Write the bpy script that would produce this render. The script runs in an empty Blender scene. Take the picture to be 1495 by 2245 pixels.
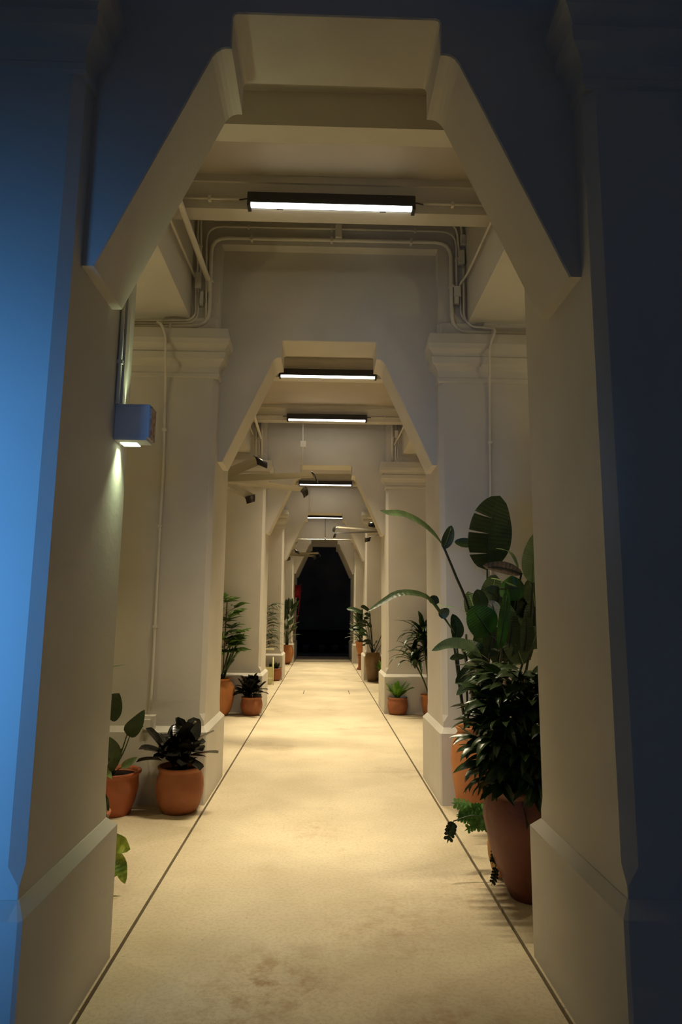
import bpy, bmesh, math, random
from mathutils import Vector, Matrix
S = bpy.context.scene
COL = S.collection
PI = math.pi
random.seed(7)

BLUE_NEAR, BLUE_FILL = 12.5, 2.0          # watts of the blue lamp and of the added blue fill
WORLD = 0.18
LED_FIRST, LED_REST = (36.0, 58, 0), (60.0, 76, 10)   # watts, spread and tilt in degrees of the linear lights
LAMP_DN, LAMP_UP, AISLE_FILL = 0.8, 0.7, 9.0

# ------------------------------------------------------------------ camera
cd = bpy.data.cameras.new('camera')
cam = bpy.data.objects.new('camera', cd)
COL.objects.link(cam)
cd.sensor_fit = 'VERTICAL'; cd.sensor_height = 36.0; cd.lens = 1451.2475 / 2245 * 36
cd.clip_start = 0.05; cd.clip_end = 200
_R = Vector((0.99958, -0.027308, 0.0096174)); _U = Vector((-0.0137025, -0.1535972, 0.9880385)); _F = Vector((0.0255041, 0.9877561, 0.153907))
m = Matrix((_R, _U, -_F)).transposed().to_4x4()
m.translation = Vector((-0.02675, 0.0, 1.6))
cam.matrix_world = m
S.camera = cam
# ------------------------------------------------------------------ world, exposure
w = bpy.data.worlds.new('night'); S.world = w; w.use_nodes = True
w.node_tree.nodes['Background'].inputs[0].default_value = (0.13, 0.22, 0.45, 1)
w.node_tree.nodes['Background'].inputs[1].default_value = WORLD
vs = S.view_settings
vs.view_transform = 'Standard'; vs.look = 'None'; vs.gamma = 1.0; vs.use_curve_mapping = False; vs.exposure = -0.16

def area(name, loc, to, sx, sy, energy, col, spread=PI):
    l = bpy.data.lights.new(name, 'AREA'); l.shape = 'RECTANGLE'; l.size = sx; l.size_y = sy
    l.energy = energy; l.color = col; l.spread = spread
    o = bpy.data.objects.new(name, l); COL.objects.link(o); o.location = loc
    o.rotation_euler = (Vector(to) - Vector(loc)).to_track_quat('-Z', 'Y').to_euler()
    return o
# dusk-blue street light from behind the photographer: one near lamp on the left, plus an added narrow blue fill just behind the camera
area('street_lamp_blue', (-1.50, 0.95, 1.55), (-1.50, 2.6, 1.6), 0.35, 2.0, BLUE_NEAR, (0.085, 0.36, 1.0), math.radians(90))
area('blue_fill_spot', (-0.10, -0.7, 2.0), (0.1, 6.0, 2.3), 0.3, 0.3, BLUE_FILL, (0.25, 0.47, 1.0), math.radians(38))
LED = (1.0, 0.85, 0.59)

# ------------------------------------------------------------------ materials
def mat(name, col, rough=0.6, spec=0.5, var=0.0, scale=6.0, bump=0.0, bscale=60.0, metal=0.0, col2=None, coat=0.0, sub=0.0, detail=6, stretch=None):
    M = bpy.data.materials.new(name); M.use_nodes = True
    nt = M.node_tree; b = nt.nodes['Principled BSDF']
    b.inputs['Roughness'].default_value = rough; b.inputs['Metallic'].default_value = metal
    b.inputs['Specular IOR Level'].default_value = spec; b.inputs['Coat Weight'].default_value = coat
    b.inputs['Base Color'].default_value = (*col, 1)
    if var > 0 or bump > 0:
        tc = nt.nodes.new('ShaderNodeTexCoord'); src = tc.outputs['Object']
        if stretch:
            mp = nt.nodes.new('ShaderNodeMapping'); mp.inputs['Scale'].default_value = stretch
            nt.links.new(src, mp.inputs['Vector']); src = mp.outputs['Vector']
    if var > 0:
        n = nt.nodes.new('ShaderNodeTexNoise'); n.inputs['Scale'].default_value = scale; n.inputs['Detail'].default_value = detail
        nt.links.new(src, n.inputs['Vector'])
        r = nt.nodes.new('ShaderNodeValToRGB'); r.color_ramp.elements[0].position = 0.3; r.color_ramp.elements[1].position = 0.7
        c2 = col2 if col2 else tuple(max(0, c * (1 - var)) for c in col)
        r.color_ramp.elements[0].color = (*c2, 1); r.color_ramp.elements[1].color = (*(col if col2 else tuple(min(1, c * (1 + var * .5)) for c in col)), 1)
        nt.links.new(n.outputs['Fac'], r.inputs['Fac']); nt.links.new(r.outputs['Color'], b.inputs['Base Color'])
    if bump > 0:
        n2 = nt.nodes.new('ShaderNodeTexNoise'); n2.inputs['Scale'].default_value = bscale; n2.inputs['Detail'].default_value = 4
        nt.links.new(src, n2.inputs['Vector'])
        bp = nt.nodes.new('ShaderNodeBump'); bp.inputs['Strength'].default_value = bump; bp.inputs['Distance'].default_value = 0.01
        nt.links.new(n2.outputs['Fac'], bp.inputs['Height']); nt.links.new(bp.outputs['Normal'], b.inputs['Normal'])
    return M
def emit(name, col, s):
    M = bpy.data.materials.new(name); M.use_nodes = True
    b = M.node_tree.nodes['Principled BSDF']
    b.inputs['Base Color'].default_value = (.8, .8, .8, 1)
    b.inputs['Emission Color'].default_value = (*col, 1); b.inputs['Emission Strength'].default_value = s
    return M
def leafmat(name, c1, c2, rough=0.3, vein=0.35, vscale=26, trans=0.0):
    M = bpy.data.materials.new(name); M.use_nodes = True
    nt = M.node_tree; b = nt.nodes['Principled BSDF']; L = nt.links
    b.inputs['Roughness'].default_value = rough; b.inputs['Specular IOR Level'].default_value = 0.55
    uv = nt.nodes.new('ShaderNodeTexCoord')
    n = nt.nodes.new('ShaderNodeTexNoise'); n.inputs['Scale'].default_value = 9; n.inputs['Detail'].default_value = 4
    L.new(uv.outputs['Object'], n.inputs['Vector'])
    r = nt.nodes.new('ShaderNodeValToRGB'); r.color_ramp.elements[0].position = .35; r.color_ramp.elements[1].position = .68
    r.color_ramp.elements[0].color = (*c1, 1); r.color_ramp.elements[1].color = (*c2, 1)
    L.new(n.outputs['Fac'], r.inputs['Fac']); L.new(r.outputs['Color'], b.inputs['Base Color'])
    wv = nt.nodes.new('ShaderNodeTexWave'); wv.bands_direction = 'Y'; wv.inputs['Scale'].default_value = vscale / 6.28; wv.inputs['Distortion'].default_value = 0.6
    L.new(uv.outputs['UV'], wv.inputs['Vector'])
    bp = nt.nodes.new('ShaderNodeBump'); bp.inputs['Strength'].default_value = vein; bp.inputs['Distance'].default_value = 0.004
    L.new(wv.outputs['Fac'], bp.inputs['Height']); L.new(bp.outputs['Normal'], b.inputs['Normal'])
    if trans > 0:
        t = nt.nodes.new('ShaderNodeBsdfTranslucent'); L.new(r.outputs['Color'], t.inputs['Color'])
        mx = nt.nodes.new('ShaderNodeMixShader'); mx.inputs[0].default_value = trans
        L.new(b.outputs[0], mx.inputs[1]); L.new(t.outputs[0], mx.inputs[2]); L.new(mx.outputs[0], nt.nodes['Material Output'].inputs[0])
    return M

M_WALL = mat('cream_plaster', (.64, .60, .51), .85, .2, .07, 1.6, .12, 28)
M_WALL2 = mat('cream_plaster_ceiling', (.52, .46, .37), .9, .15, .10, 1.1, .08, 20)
M_PIPE = mat('cream_painted_pipe', (.74, .69, .57), .55, .35, .06, 9)
M_TC = mat('terracotta', (.37, .135, .055), .62, .35, .22, 7, .15, 60, col2=(.28, .09, .036))
M_TCO = mat('terracotta_orange', (.52, .21, .065), .55, .4, .2, 5, .10, 50, col2=(.42, .15, .045))
M_TCR = mat('terracotta_red_brown', (.20, .062, .034), .5, .4, .25, 5, .18, 40, col2=(.14, .042, .024))
M_TCY = mat('terracotta_ochre', (.46, .24, .085), .65, .3, .2, 6, .15, 60)
M_OLIVE = mat('glazed_olive_brown', (.24, .15, .055), .35, .5, .3, 4, .05, 40, col2=(.16, .085, .03))
M_SOIL = mat('potting_soil', (.022, .016, .011), 1.0, .1, .4, 40, .9, 60)
M_DARK = mat('charcoal_powder_coat', (.035, .034, .032), .5, .4, .1, 20)
M_BLADE = mat('fan_blade_grey', (.25, .225, .165), .35, .5, .06, 4, metal=.3)
M_WINGLET = mat('fan_winglet_black', (.012, .012, .012), .3, .6, .05, 10)
M_CHROME = mat('brushed_hub_metal', (.32, .30, .27), .3, .5, .05, 10, metal=.8)
M_RED = mat('red_enamel', (.42, .012, .02), .35, .5, .12, 8)
M_BOX = mat('grey_lamp_box', (.55, .55, .54), .5, .4, .06, 12, .05, 60)
M_RUST = mat('rust_edge', (.30, .12, .04), .8, .2, .5, 60, col2=(.55, .52, .46))
M_GAP = mat('joint_sealant', (.05, .042, .032), .9, .2, .3, 30)
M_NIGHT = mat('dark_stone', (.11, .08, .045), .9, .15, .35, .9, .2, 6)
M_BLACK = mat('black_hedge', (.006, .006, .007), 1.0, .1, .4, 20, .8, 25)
M_EMIT = emit('led_strip', (1.0, .97, .90), 9.0)
M_GLOW = emit('lamp_glass', (.85, 1.0, .72), 3.0)
LM = {
    'd': leafmat('leaf_dark_green', (.014, .030, .006), (.030, .055, .012), .3, .35, 40, .06),
    'm': leafmat('leaf_mid_green', (.032, .056, .014), (.06, .095, .026), .4, .4, 40, .12),
    'l': leafmat('leaf_light_green', (.14, .22, .075), (.22, .32, .12), .4, .6, 46, .15),
    'b': leafmat('leaf_bright_green', (.012, .06, .006), (.028, .11, .010), .35, .2, 30, .3),
    'g': leafmat('leaf_fresh_green', (.09, .22, .04), (.15, .34, .06), .4, .3, 20, .2),
    'br': leafmat('leaf_withered', (.06, .045, .02), (.20, .12, .06), .6, .4, 20, .05),
    's': leafmat('leaf_silver_striped', (.10, .13, .09), (.38, .40, .34), .4, .9, 60, .05),
    'v': leafmat('leaf_variegated', (.05, .13, .012), (.42, .50, .07), .4, .4, 20, .2),
    'r': leafmat('leaf_burgundy_rubber', (.008, .009, .007), (.016, .015, .010), .2, .10, 26, 0.0),
    'p': leafmat('leaf_glossy_strap', (.014, .030, .007), (.034, .062, .013), .3, .12, 10, .05),
    'f': leafmat('leaf_fern_yellow_green', (.08, .20, .012), (.16, .33, .03), .4, .35, 40, .25),
    'pp': leafmat('leaf_palm_green', (.055, .12, .016), (.12, .22, .035), .38, .12, 10, .15),
}
M_RIB = mat('pale_midrib', (.16, .24, .06), .45, .4, .1, 20)
M_STEM = mat('green_stem', (.04, .07, .018), .5, .4, .3, 20)
M_STEMD = mat('dark_stem', (.018, .026, .010), .5, .4, .3, 20)
M_CANE = mat('brown_cane', (.16, .09, .045), .8, .2, .3, 30)

# concrete floor: trowelled beige slab with soft stains
def floor_mat(name, base, dark, stain):
    M = bpy.data.materials.new(name); M.use_nodes = True
    nt = M.node_tree; L = nt.links; b = nt.nodes['Principled BSDF']
    b.inputs['Roughness'].default_value = .62; b.inputs['Specular IOR Level'].default_value = .35
    g = nt.nodes.new('ShaderNodeNewGeometry')
    def noise(s, d=5, rough=.55):
        n = nt.nodes.new('ShaderNodeTexNoise'); n.inputs['Scale'].default_value = s; n.inputs['Detail'].default_value = d; n.inputs['Roughness'].default_value = rough
        L.new(g.outputs['Position'], n.inputs['Vector']); return n
    def ramp(n, p0, p1, c0, c1):
        r = nt.nodes.new('ShaderNodeValToRGB'); r.color_ramp.elements[0].position = p0; r.color_ramp.elements[1].position = p1
        r.color_ramp.elements[0].color = c0; r.color_ramp.elements[1].color = c1; L.new(n.outputs['Fac'], r.inputs['Fac']); return r
    def mix(fac, a, c2):
        x = nt.nodes.new('ShaderNodeMix'); x.data_type = 'RGBA'; L.new(fac, x.inputs[0]); L.new(a, x.inputs[6]); x.inputs[7].default_value = c2; return x.outputs[2]
    r1 = ramp(noise(1.3, 7), .35, .65, (*dark, 1), (*base, 1))
    st = ramp(noise(.8, 8, .65), .58, .74, (0, 0, 0, 1), (.75, .75, .75, 1))
    c = mix(st.outputs['Color'], r1.outputs['Color'], (*stain, 1))
    sp = ramp(noise(26, 3), .70, .78, (0, 0, 0, 1), (.55, .55, .55, 1))
    c = mix(sp.outputs['Color'], c, (*[v * .55 for v in stain], 1))
    fine = ramp(noise(48, 6, .7), .47, .60, (0, 0, 0, 1), (.22, .22, .22, 1))
    c = mix(fine.outputs['Color'], c, (*[v * .8 for v in stain], 1))
    # worn brown patches where people turn off the path
    for (px, py, pr, am) in ((-.22, 3.22, .42, .75), (.35, 3.75, .5, .45), (.95, 4.15, .45, .5), (-.05, 5.3, .35, .35), (-.45, 2.75, .5, .5), (.5, 2.8, .5, .55)):
        vm = nt.nodes.new('ShaderNodeVectorMath'); vm.operation = 'DISTANCE'; L.new(g.outputs['Position'], vm.inputs[0]); vm.inputs[1].default_value = (px, py, 0)
        mr = nt.nodes.new('ShaderNodeMapRange'); mr.inputs[1].default_value = pr; mr.inputs[2].default_value = pr * .15; mr.inputs[3].default_value = 0; mr.inputs[4].default_value = am
        L.new(vm.outputs['Value'], mr.inputs[0])
        rr_ = ramp(noise(9, 8, .72), .46, .62, (0, 0, 0, 1), (1, 1, 1, 1))
        mm = nt.nodes.new('ShaderNodeMath'); mm.operation = 'MULTIPLY'; L.new(mr.outputs[0], mm.inputs[0]); L.new(rr_.outputs['Color'], mm.inputs[1])
        c = mix(mm.outputs[0], c, (.33, .19, .085, 1))
    L.new(c, b.inputs['Base Color'])
    bp = nt.nodes.new('ShaderNodeBump'); bp.inputs['Strength'].default_value = .12; bp.inputs['Distance'].default_value = .008
    L.new(noise(22, 6).outputs['Fac'], bp.inputs['Height']); L.new(bp.outputs['Normal'], b.inputs['Normal'])
    return M
M_FLOOR = floor_mat('trowelled_concrete', (.66, .565, .385), (.53, .445, .29), (.31, .22, .12))

# ------------------------------------------------------------------ helpers
def link(o, parent=None):
    COL.objects.link(o)
    if parent: o.parent = parent
    return o
def mesh(name, verts, faces, M, parent=None, smooth=False, uvs=None, loc=None):
    me = bpy.data.meshes.new(name); me.from_pydata([tuple(v) for v in verts], [], faces)
    if M: me.materials.append(M)
    if smooth: me.polygons.foreach_set('use_smooth', [True] * len(me.polygons))
    if uvs:
        ul = me.uv_layers.new(name='UVMap')
        for lp in me.loops: ul.data[lp.index].uv = uvs[lp.vertex_index]
    me.update()
    o = bpy.data.objects.new(name, me); link(o, parent)
    if loc: o.location = loc
    return o
def tag(o, label=None, cat=None, group=None, kind=None):
    if label: o['label'] = label
    if cat: o['category'] = cat
    if group: o['group'] = group
    if kind: o['kind'] = kind
    return o
def thing(name, label, cat, loc=(0, 0, 0), rz=0, group=None):
    o = bpy.data.objects.new(name, None); link(o); o.location = loc; o.rotation_euler = (0, 0, rz); o.empty_display_size = .1
    return tag(o, label, cat, group)
def boxg(x0, x1, y0, y1, z0, z1):
    v = [(x0, y0, z0), (x1, y0, z0), (x1, y1, z0), (x0, y1, z0), (x0, y0, z1), (x1, y0, z1), (x1, y1, z1), (x0, y1, z1)]
    f = [(0, 3, 2, 1), (4, 5, 6, 7), (0, 1, 5, 4), (1, 2, 6, 5), (2, 3, 7, 6), (3, 0, 4, 7)]
    return v, f
def bevel(o, wd, seg=2):
    bm = bmesh.new(); bm.from_mesh(o.data)
    bmesh.ops.bevel(bm, geom=bm.edges[:], offset=wd, segments=seg, affect='EDGES', profile=.5)
    bm.to_mesh(o.data); bm.free(); return o
def box(name, x0, x1, y0, y1, z0, z1, M, parent=None, bv=0):
    v, f = boxg(min(x0, x1), max(x0, x1), y0, y1, z0, z1); o = mesh(name, v, f, M, parent)
    if bv: bevel(o, bv)
    return o
def loft(name, rings, M, parent=None, smooth=False, cap=True):
    n = len(rings[0]); v = [p for r in rings for p in r]; f = []
    for i in range(len(rings) - 1):
        for j in range(n):
            k = (j + 1) % n; f.append((i * n + j, i * n + k, (i + 1) * n + k, (i + 1) * n + j))
    if cap: f.append(tuple(range(n - 1, -1, -1))); f.append(tuple(range((len(rings) - 1) * n, len(rings) * n)))
    o = mesh(name, v, f, M, parent, smooth)
    bm = bmesh.new(); bm.from_mesh(o.data); bmesh.ops.recalc_face_normals(bm, faces=bm.faces[:]); bm.to_mesh(o.data); bm.free()
    return o
def lathe(name, prof, M, parent=None, seg=32, ribs=0, ribd=0.0, ribz=(0, 1), loc=None):
    v = []; f = []
    for (r, z) in prof:
        for k in range(seg):
            a = 2 * PI * k / seg; rr = r
            if ribs and ribz[0] < z < ribz[1]: rr = r * (1 + ribd * (abs(math.sin(a * ribs / 2)) - .6))
            v.append((rr * math.cos(a), rr * math.sin(a), z))
    n = len(prof)
    for i in range(n - 1):
        for k in range(seg):
            k2 = (k + 1) % seg; f.append((i * seg + k, i * seg + k2, (i + 1) * seg + k2, (i + 1) * seg + k))
    if prof[0][0] > 1e-4: f.append(tuple(range(seg - 1, -1, -1)))
    if prof[-1][0] > 1e-4: f.append(tuple(range((n - 1) * seg, n * seg)))
    return mesh(name, v, f, M, parent, True, loc=loc)
def round_path(pts, r):
    pts = [Vector(p) for p in pts]; out = [pts[0]]
    for i in range(1, len(pts) - 1):
        a, b, c = pts[i - 1], pts[i], pts[i + 1]
        d1 = (a - b); d2 = (c - b); l = min(r, d1.length * .45, d2.length * .45)
        if l < 1e-4: out.append(b); continue
        p0 = b + d1.normalized() * l; p1 = b + d2.normalized() * l
        for k in range(5):
            t = k / 4; out.append(p0 * (1 - t) ** 2 + b * 2 * t * (1 - t) + p1 * t * t)
    out.append(pts[-1]); return out
def tubeg(path, rad, sides=8):
    v = []; f = []; n = len(path); up = Vector((0.13, 0.21, 1)).normalized(); prev = None
    for i, p in enumerate(path):
        t = (path[min(i + 1, n - 1)] - path[max(i - 1, 0)]).normalized()
        if prev is None:
            x = t.cross(up)
            if x.length < .1: x = t.cross(Vector((1, 0, 0)))
        else: x = prev - t * prev.dot(t)
        x.normalize(); y = t.cross(x); prev = x
        rr = rad(i / (n - 1)) if callable(rad) else rad
        for k in range(sides):
            a = 2 * PI * k / sides; v.append(p + (x * math.cos(a) + y * math.sin(a)) * rr)
    for i in range(n - 1):
        for k in range(sides):
            k2 = (k + 1) % sides; f.append((i * sides + k, i * sides + k2, (i + 1) * sides + k2, (i + 1) * sides + k))
    f.append(tuple(range(sides - 1, -1, -1))); f.append(tuple(range((n - 1) * sides, n * sides)))
    return v, f
def tube(name, pts, rad, M, parent=None, bend=.0, sides=8, off=None):
    path = round_path(pts, bend) if bend else [Vector(p) for p in pts]
    if off is not None: path = [p - off for p in path]
    v, f = tubeg(path, rad, sides); return mesh(name, v, f, M, parent, True)
def spline(pts, n):
    P = [Vector(p) for p in pts]; P = [P[0] * 2 - P[1]] + P + [P[-1] * 2 - P[-2]]; out = []; segs = len(P) - 3
    for i in range(n):
        u = i / (n - 1) * segs; k = min(int(u), segs - 1); t = u - k
        a, b, c, d = P[k:k + 4]
        out.append(.5 * ((2 * b) + (c - a) * t + (2 * a - 5 * b + 4 * c - d) * t * t + (3 * b - a - 3 * c + d) * t ** 3))
    return out
SHAPES = {
    'ovate': lambda t: math.sin(PI * min(1, t ** .62)) ** .75 if t < 1 else 0,
    'strap': lambda t: min(1, t * 5) ** .7 * (1 - max(0, (t - .55) / .45) ** 1.8) if t < 1 else 0,
    'oblong': lambda t: (1 - (2 * t - 1) ** 4) ** .6 * (.86 + .2 * t) if 0 < t < 1 else 0,
    'lance': lambda t: math.sin(PI * t ** .8) ** .9 if t < 1 else 0,
    'obov': lambda t: max(0, math.sin(PI * t ** 1.35)) ** .7 if t < 1 else 0,
    'paddle': lambda t: math.sin(PI * t ** .9) ** .55 if 0 < t < 1 else 0,
    'heart': lambda t: (1 - t) ** .75 * min(1, (t + .06) * 6) ** .5 * 1.15 if t < 1 else 0,
}
def leaf_geo(pts, hw, shape='ovate', face='cam', fold=.22, n=12, slits=(), lobes=0, wave=0.0):
    """ribbon leaf along a midrib; two halves so that slits can part one half"""
    C = spline(pts, n + 1); fn = SHAPES[shape]; v = []; f = []; uv = []
    hint = {'cam': Vector((0.12, -1, .12)), 'up': Vector((.1, -.25, 1)), 'tilt': Vector((.15, -.75, .65))}[face] if isinstance(face, str) else Vector(face)
    rows = []
    prevs = None
    for i in range(n + 1):
        t = (C[min(i + 1, n)] - C[max(i - 1, 0)]).normalized()
        s = t.cross(hint)
        if s.length < .15 and prevs is not None: s = prevs.copy()
        s.normalize(); nrm = s.cross(t).normalized(); prevs = s
        tt = i / n; w_ = hw * max(fn(min(max(tt, .0), 1.0)), .02)
        if lobes: w_ *= .55 + .45 * abs(math.sin(tt * PI * lobes))
        rows.append((C[i], s, nrm, w_, tt))
    def col(sign, idx, du):
        out = []
        c, s, nrm, w_, tt = rows[idx]
        nxt = rows[min(idx + 1, n)][0] - rows[max(idx - 1, 0)][0]
        for k, u in enumerate((0, .5, 1)):
            p = c + s * (sign * u * w_) + nrm * (fold * w_ * u * u + wave * w_ * u * math.sin(tt * 9 + sign)) + nxt * (du * u)
            v.append(p); uv.append((.5 + sign * u * .5, tt)); out.append(len(v) - 1)
        return out
    sl = {max(1, min(n - 1, round(q * n))) for q in slits}
    for sign in (-1, 1):
        prev = col(sign, 0, 0)
        for i in range(1, n + 1):
            cur = col(sign, i, -.12 if (i in sl and sign == -1) else 0)
            for k in range(2):
                q = (prev[k], prev[k + 1], cur[k + 1], cur[k]); f.append(q if sign < 0 else q[::-1])
            prev = col(sign, i, .12) if (i in sl and sign == -1) else cur
    return v, f, uv
def leaf(name, pts, hw, M, parent, off, **kw):
    v, f, uv = leaf_geo(pts, hw, **kw)
    return mesh(name, [p - off for p in v], f, M, parent, True, uv)
def leaf_mesh(name, length, hw, M, shape, droop, fold=.22, n=8, wave=0):
    """a leaf lying along +X, arching down by droop radians, shared by copies"""
    pts = [Vector((0, 0, 0))]; a = droop * .35; p = Vector((0, 0, 0)); k = 5
    for i in range(k):
        p = p + Vector((math.cos(a), 0, math.sin(a))) * (length / k); pts.append(p.copy()); a -= droop / k * 1.35
    v, f, uv = leaf_geo(pts, hw, shape, (0, 0, 1), fold, n, wave=wave)
    me = bpy.data.meshes.new(name); me.from_pydata([tuple(q) for q in v], [], f); me.materials.append(M)
    me.polygons.foreach_set('use_smooth', [True] * len(f))
    ul = me.uv_layers.new(name='UVMap')
    for lp in me.loops: ul.data[lp.index].uv = uv[lp.vertex_index]
    return me
YMAX = 99.0        # leaves turn back toward the passage instead of growing into the wall behind them
def put(name, me, parent, loc, yaw, pitch, roll=0, sc=1):
    oy = 0; q = parent
    while q: oy += q.location.y; q = q.parent
    for tr in range(4):
        R3 = Matrix.Rotation(yaw, 3, 'Z') @ Matrix.Rotation(-pitch, 3, 'Y') @ Matrix.Rotation(roll, 3, 'X')
        if oy + loc[1] + max((R3 @ v_.co).y for v_ in me.vertices) * sc <= YMAX: break
        yaw = -yaw if math.sin(yaw) > .05 else yaw - .5; sc *= .93
    o = bpy.data.objects.new(name, me); link(o, parent)
    o.location = loc; o.rotation_mode = 'XYZ'
    o.matrix_local = Matrix.Translation(loc) @ Matrix.Rotation(yaw, 4, 'Z') @ Matrix.Rotation(-pitch, 4, 'Y') @ Matrix.Rotation(roll, 4, 'X') @ Matrix.Scale(sc, 4)
    return o

# ------------------------------------------------------------------ measured positions (metres)
PIPES = {'w2_a': ([(-1.276,5.993,4.785),(-1.295,5.993,5.222),(-1.294,5.993,5.508),(1.276,5.993,5.49),(1.3,5.993,5.29)],0.011),'w2_b': ([(-1.248,5.993,4.842),(-1.268,5.993,5.416),(-1.252,5.993,5.455),(1.239,5.993,5.445),(1.261,5.993,5.154)],0.011),'w2_c': ([(-1.177,5.993,4.377),(-1.211,5.993,5.34),(1.237,5.993,5.347),(1.232,5.993,4.76)],0.01),'w2_d': ([(-1.871,5.993,4.284),(-1.144,5.993,4.309),(-1.158,5.993,5.221),(1.181,5.993,5.229),(1.18,5.993,4.3),(1.949,5.993,4.298)],0.019),'w2_e': ([(-1.875,5.993,4.348),(-1.336,5.993,4.364),(-1.278,5.993,4.421),(-1.29,5.993,4.691)],0.01),'w2_f': ([(-1.873,5.993,4.316),(-1.313,5.993,4.333),(-1.256,5.993,4.399),(-1.268,5.993,4.691)],0.01),'w2_g': ([(-1.871,6.001,4.241),(-1.827,6.001,4.229),(-1.289,6.001,4.24),(-1.227,6.001,4.306)],0.008),'w2_h': ([(1.265,5.993,4.657),(1.267,5.993,4.479),(1.331,5.993,4.391),(1.952,5.993,4.405)],0.01),'w2_i': ([(1.299,5.975,4.99),(1.293,5.975,4.447),(1.357,5.975,4.347),(1.54,5.95,4.33),(1.57,5.868,4.28),(1.504,5.862,4.104),(1.502,5.88,3.842),(1.523,5.972,3.764),(1.504,5.975,2.646),(1.489,5.975,1.406)],0.011),'w2_j': ([(-1.626,5.95,4.32),(-1.56,5.868,4.256),(-1.52,5.862,4.151),(-1.507,5.88,3.817),(-1.525,5.972,3.745),(-1.504,5.975,2.814),(-1.508,5.975,1.941),(-1.504,5.975,1.028),(-1.512,5.975,0.728)],0.012),'w2_k': ([(1.606,5.993,4.398),(1.952,5.993,4.396)],0.01),'w2_face_thick': ([(-1.158,5.993,4.656),(-1.161,5.993,4.745),(-1.175,5.989,4.781),(-1.175,4.771,4.742),(-1.175,4.356,4.723)],0.026),'w2_face_thin': ([(-1.3,6.022,4.8),(-1.3,5.079,4.746),(-1.3,4.469,4.709)],0.011),'w2_face_right': ([(1.253,5.993,4.714),(1.263,5.993,4.794),(1.3,5.871,4.815),(1.3,5.6,4.793),(1.3,5.057,4.777),(1.3,4.669,4.77)],0.011),'w3_a': ([(-1.123,11.308,4.184),(-1.149,11.308,5.114)],0.022),'w3_b': ([(-1.226,11.308,4.182),(-1.253,11.308,5.112)],0.013),'w3_c': ([(-1.17,11.308,4.183),(-1.197,11.308,5.113)],0.012),'w3_mid': ([(-0.417,11.308,5.128),(-0.416,11.308,4.621),(-0.422,11.308,4.097)],0.012),'w3_d': ([(1.157,11.308,4.253),(1.159,11.308,5.145)],0.022),'w3_e': ([(1.24,11.308,5.145),(1.213,11.308,4.303),(1.301,11.308,4.23),(1.686,11.308,4.22)],0.013),'w3_f': ([(1.281,11.308,5.145),(1.253,11.308,4.328),(1.349,11.308,4.248),(1.687,11.308,4.253)],0.01),'w3_face': ([(-1.142,11.308,4.593),(-1.144,11.308,4.65),(-1.15,11.201,4.654),(-1.15,10.321,4.692),(-1.15,9.625,4.73)],0.022),'w3_face_thin': ([(-1.3,11.891,4.736),(-1.3,10.958,4.728),(-1.3,10.035,4.714)],0.012),'w3_face_right': ([(1.19,11.308,4.566),(1.215,11.17,4.612),(1.215,10.753,4.579),(1.215,10.242,4.559),(1.215,9.831,4.55)],0.012),'w4_mid': ([(-0.404,17.19,5.03),(-0.403,17.19,4.237)],0.013)}
BOXES = {'jb_l1': [-1.298,-1.24,4.686,4.847,5.993],'jb_l2': [-1.247,-1.214,4.515,4.655,5.993],'jb_r1': [1.275,1.332,5.202,5.311,5.993],'jb_r2': [1.249,1.315,4.999,5.145,5.993],'jb_r3': [1.203,1.272,4.66,4.766,5.993],'jb_r4': [1.202,1.252,4.576,4.662,5.993],'outlet': [-1.56,-1.457,0.599,0.732,5.974],'jb_w3': [-0.462,-0.36,4.497,4.614,11.308],'jb_w3r': [1.198,1.263,4.698,4.832,11.308],'jb_tee': [0.046,0.112,5.238,5.385,5.993]}
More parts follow.
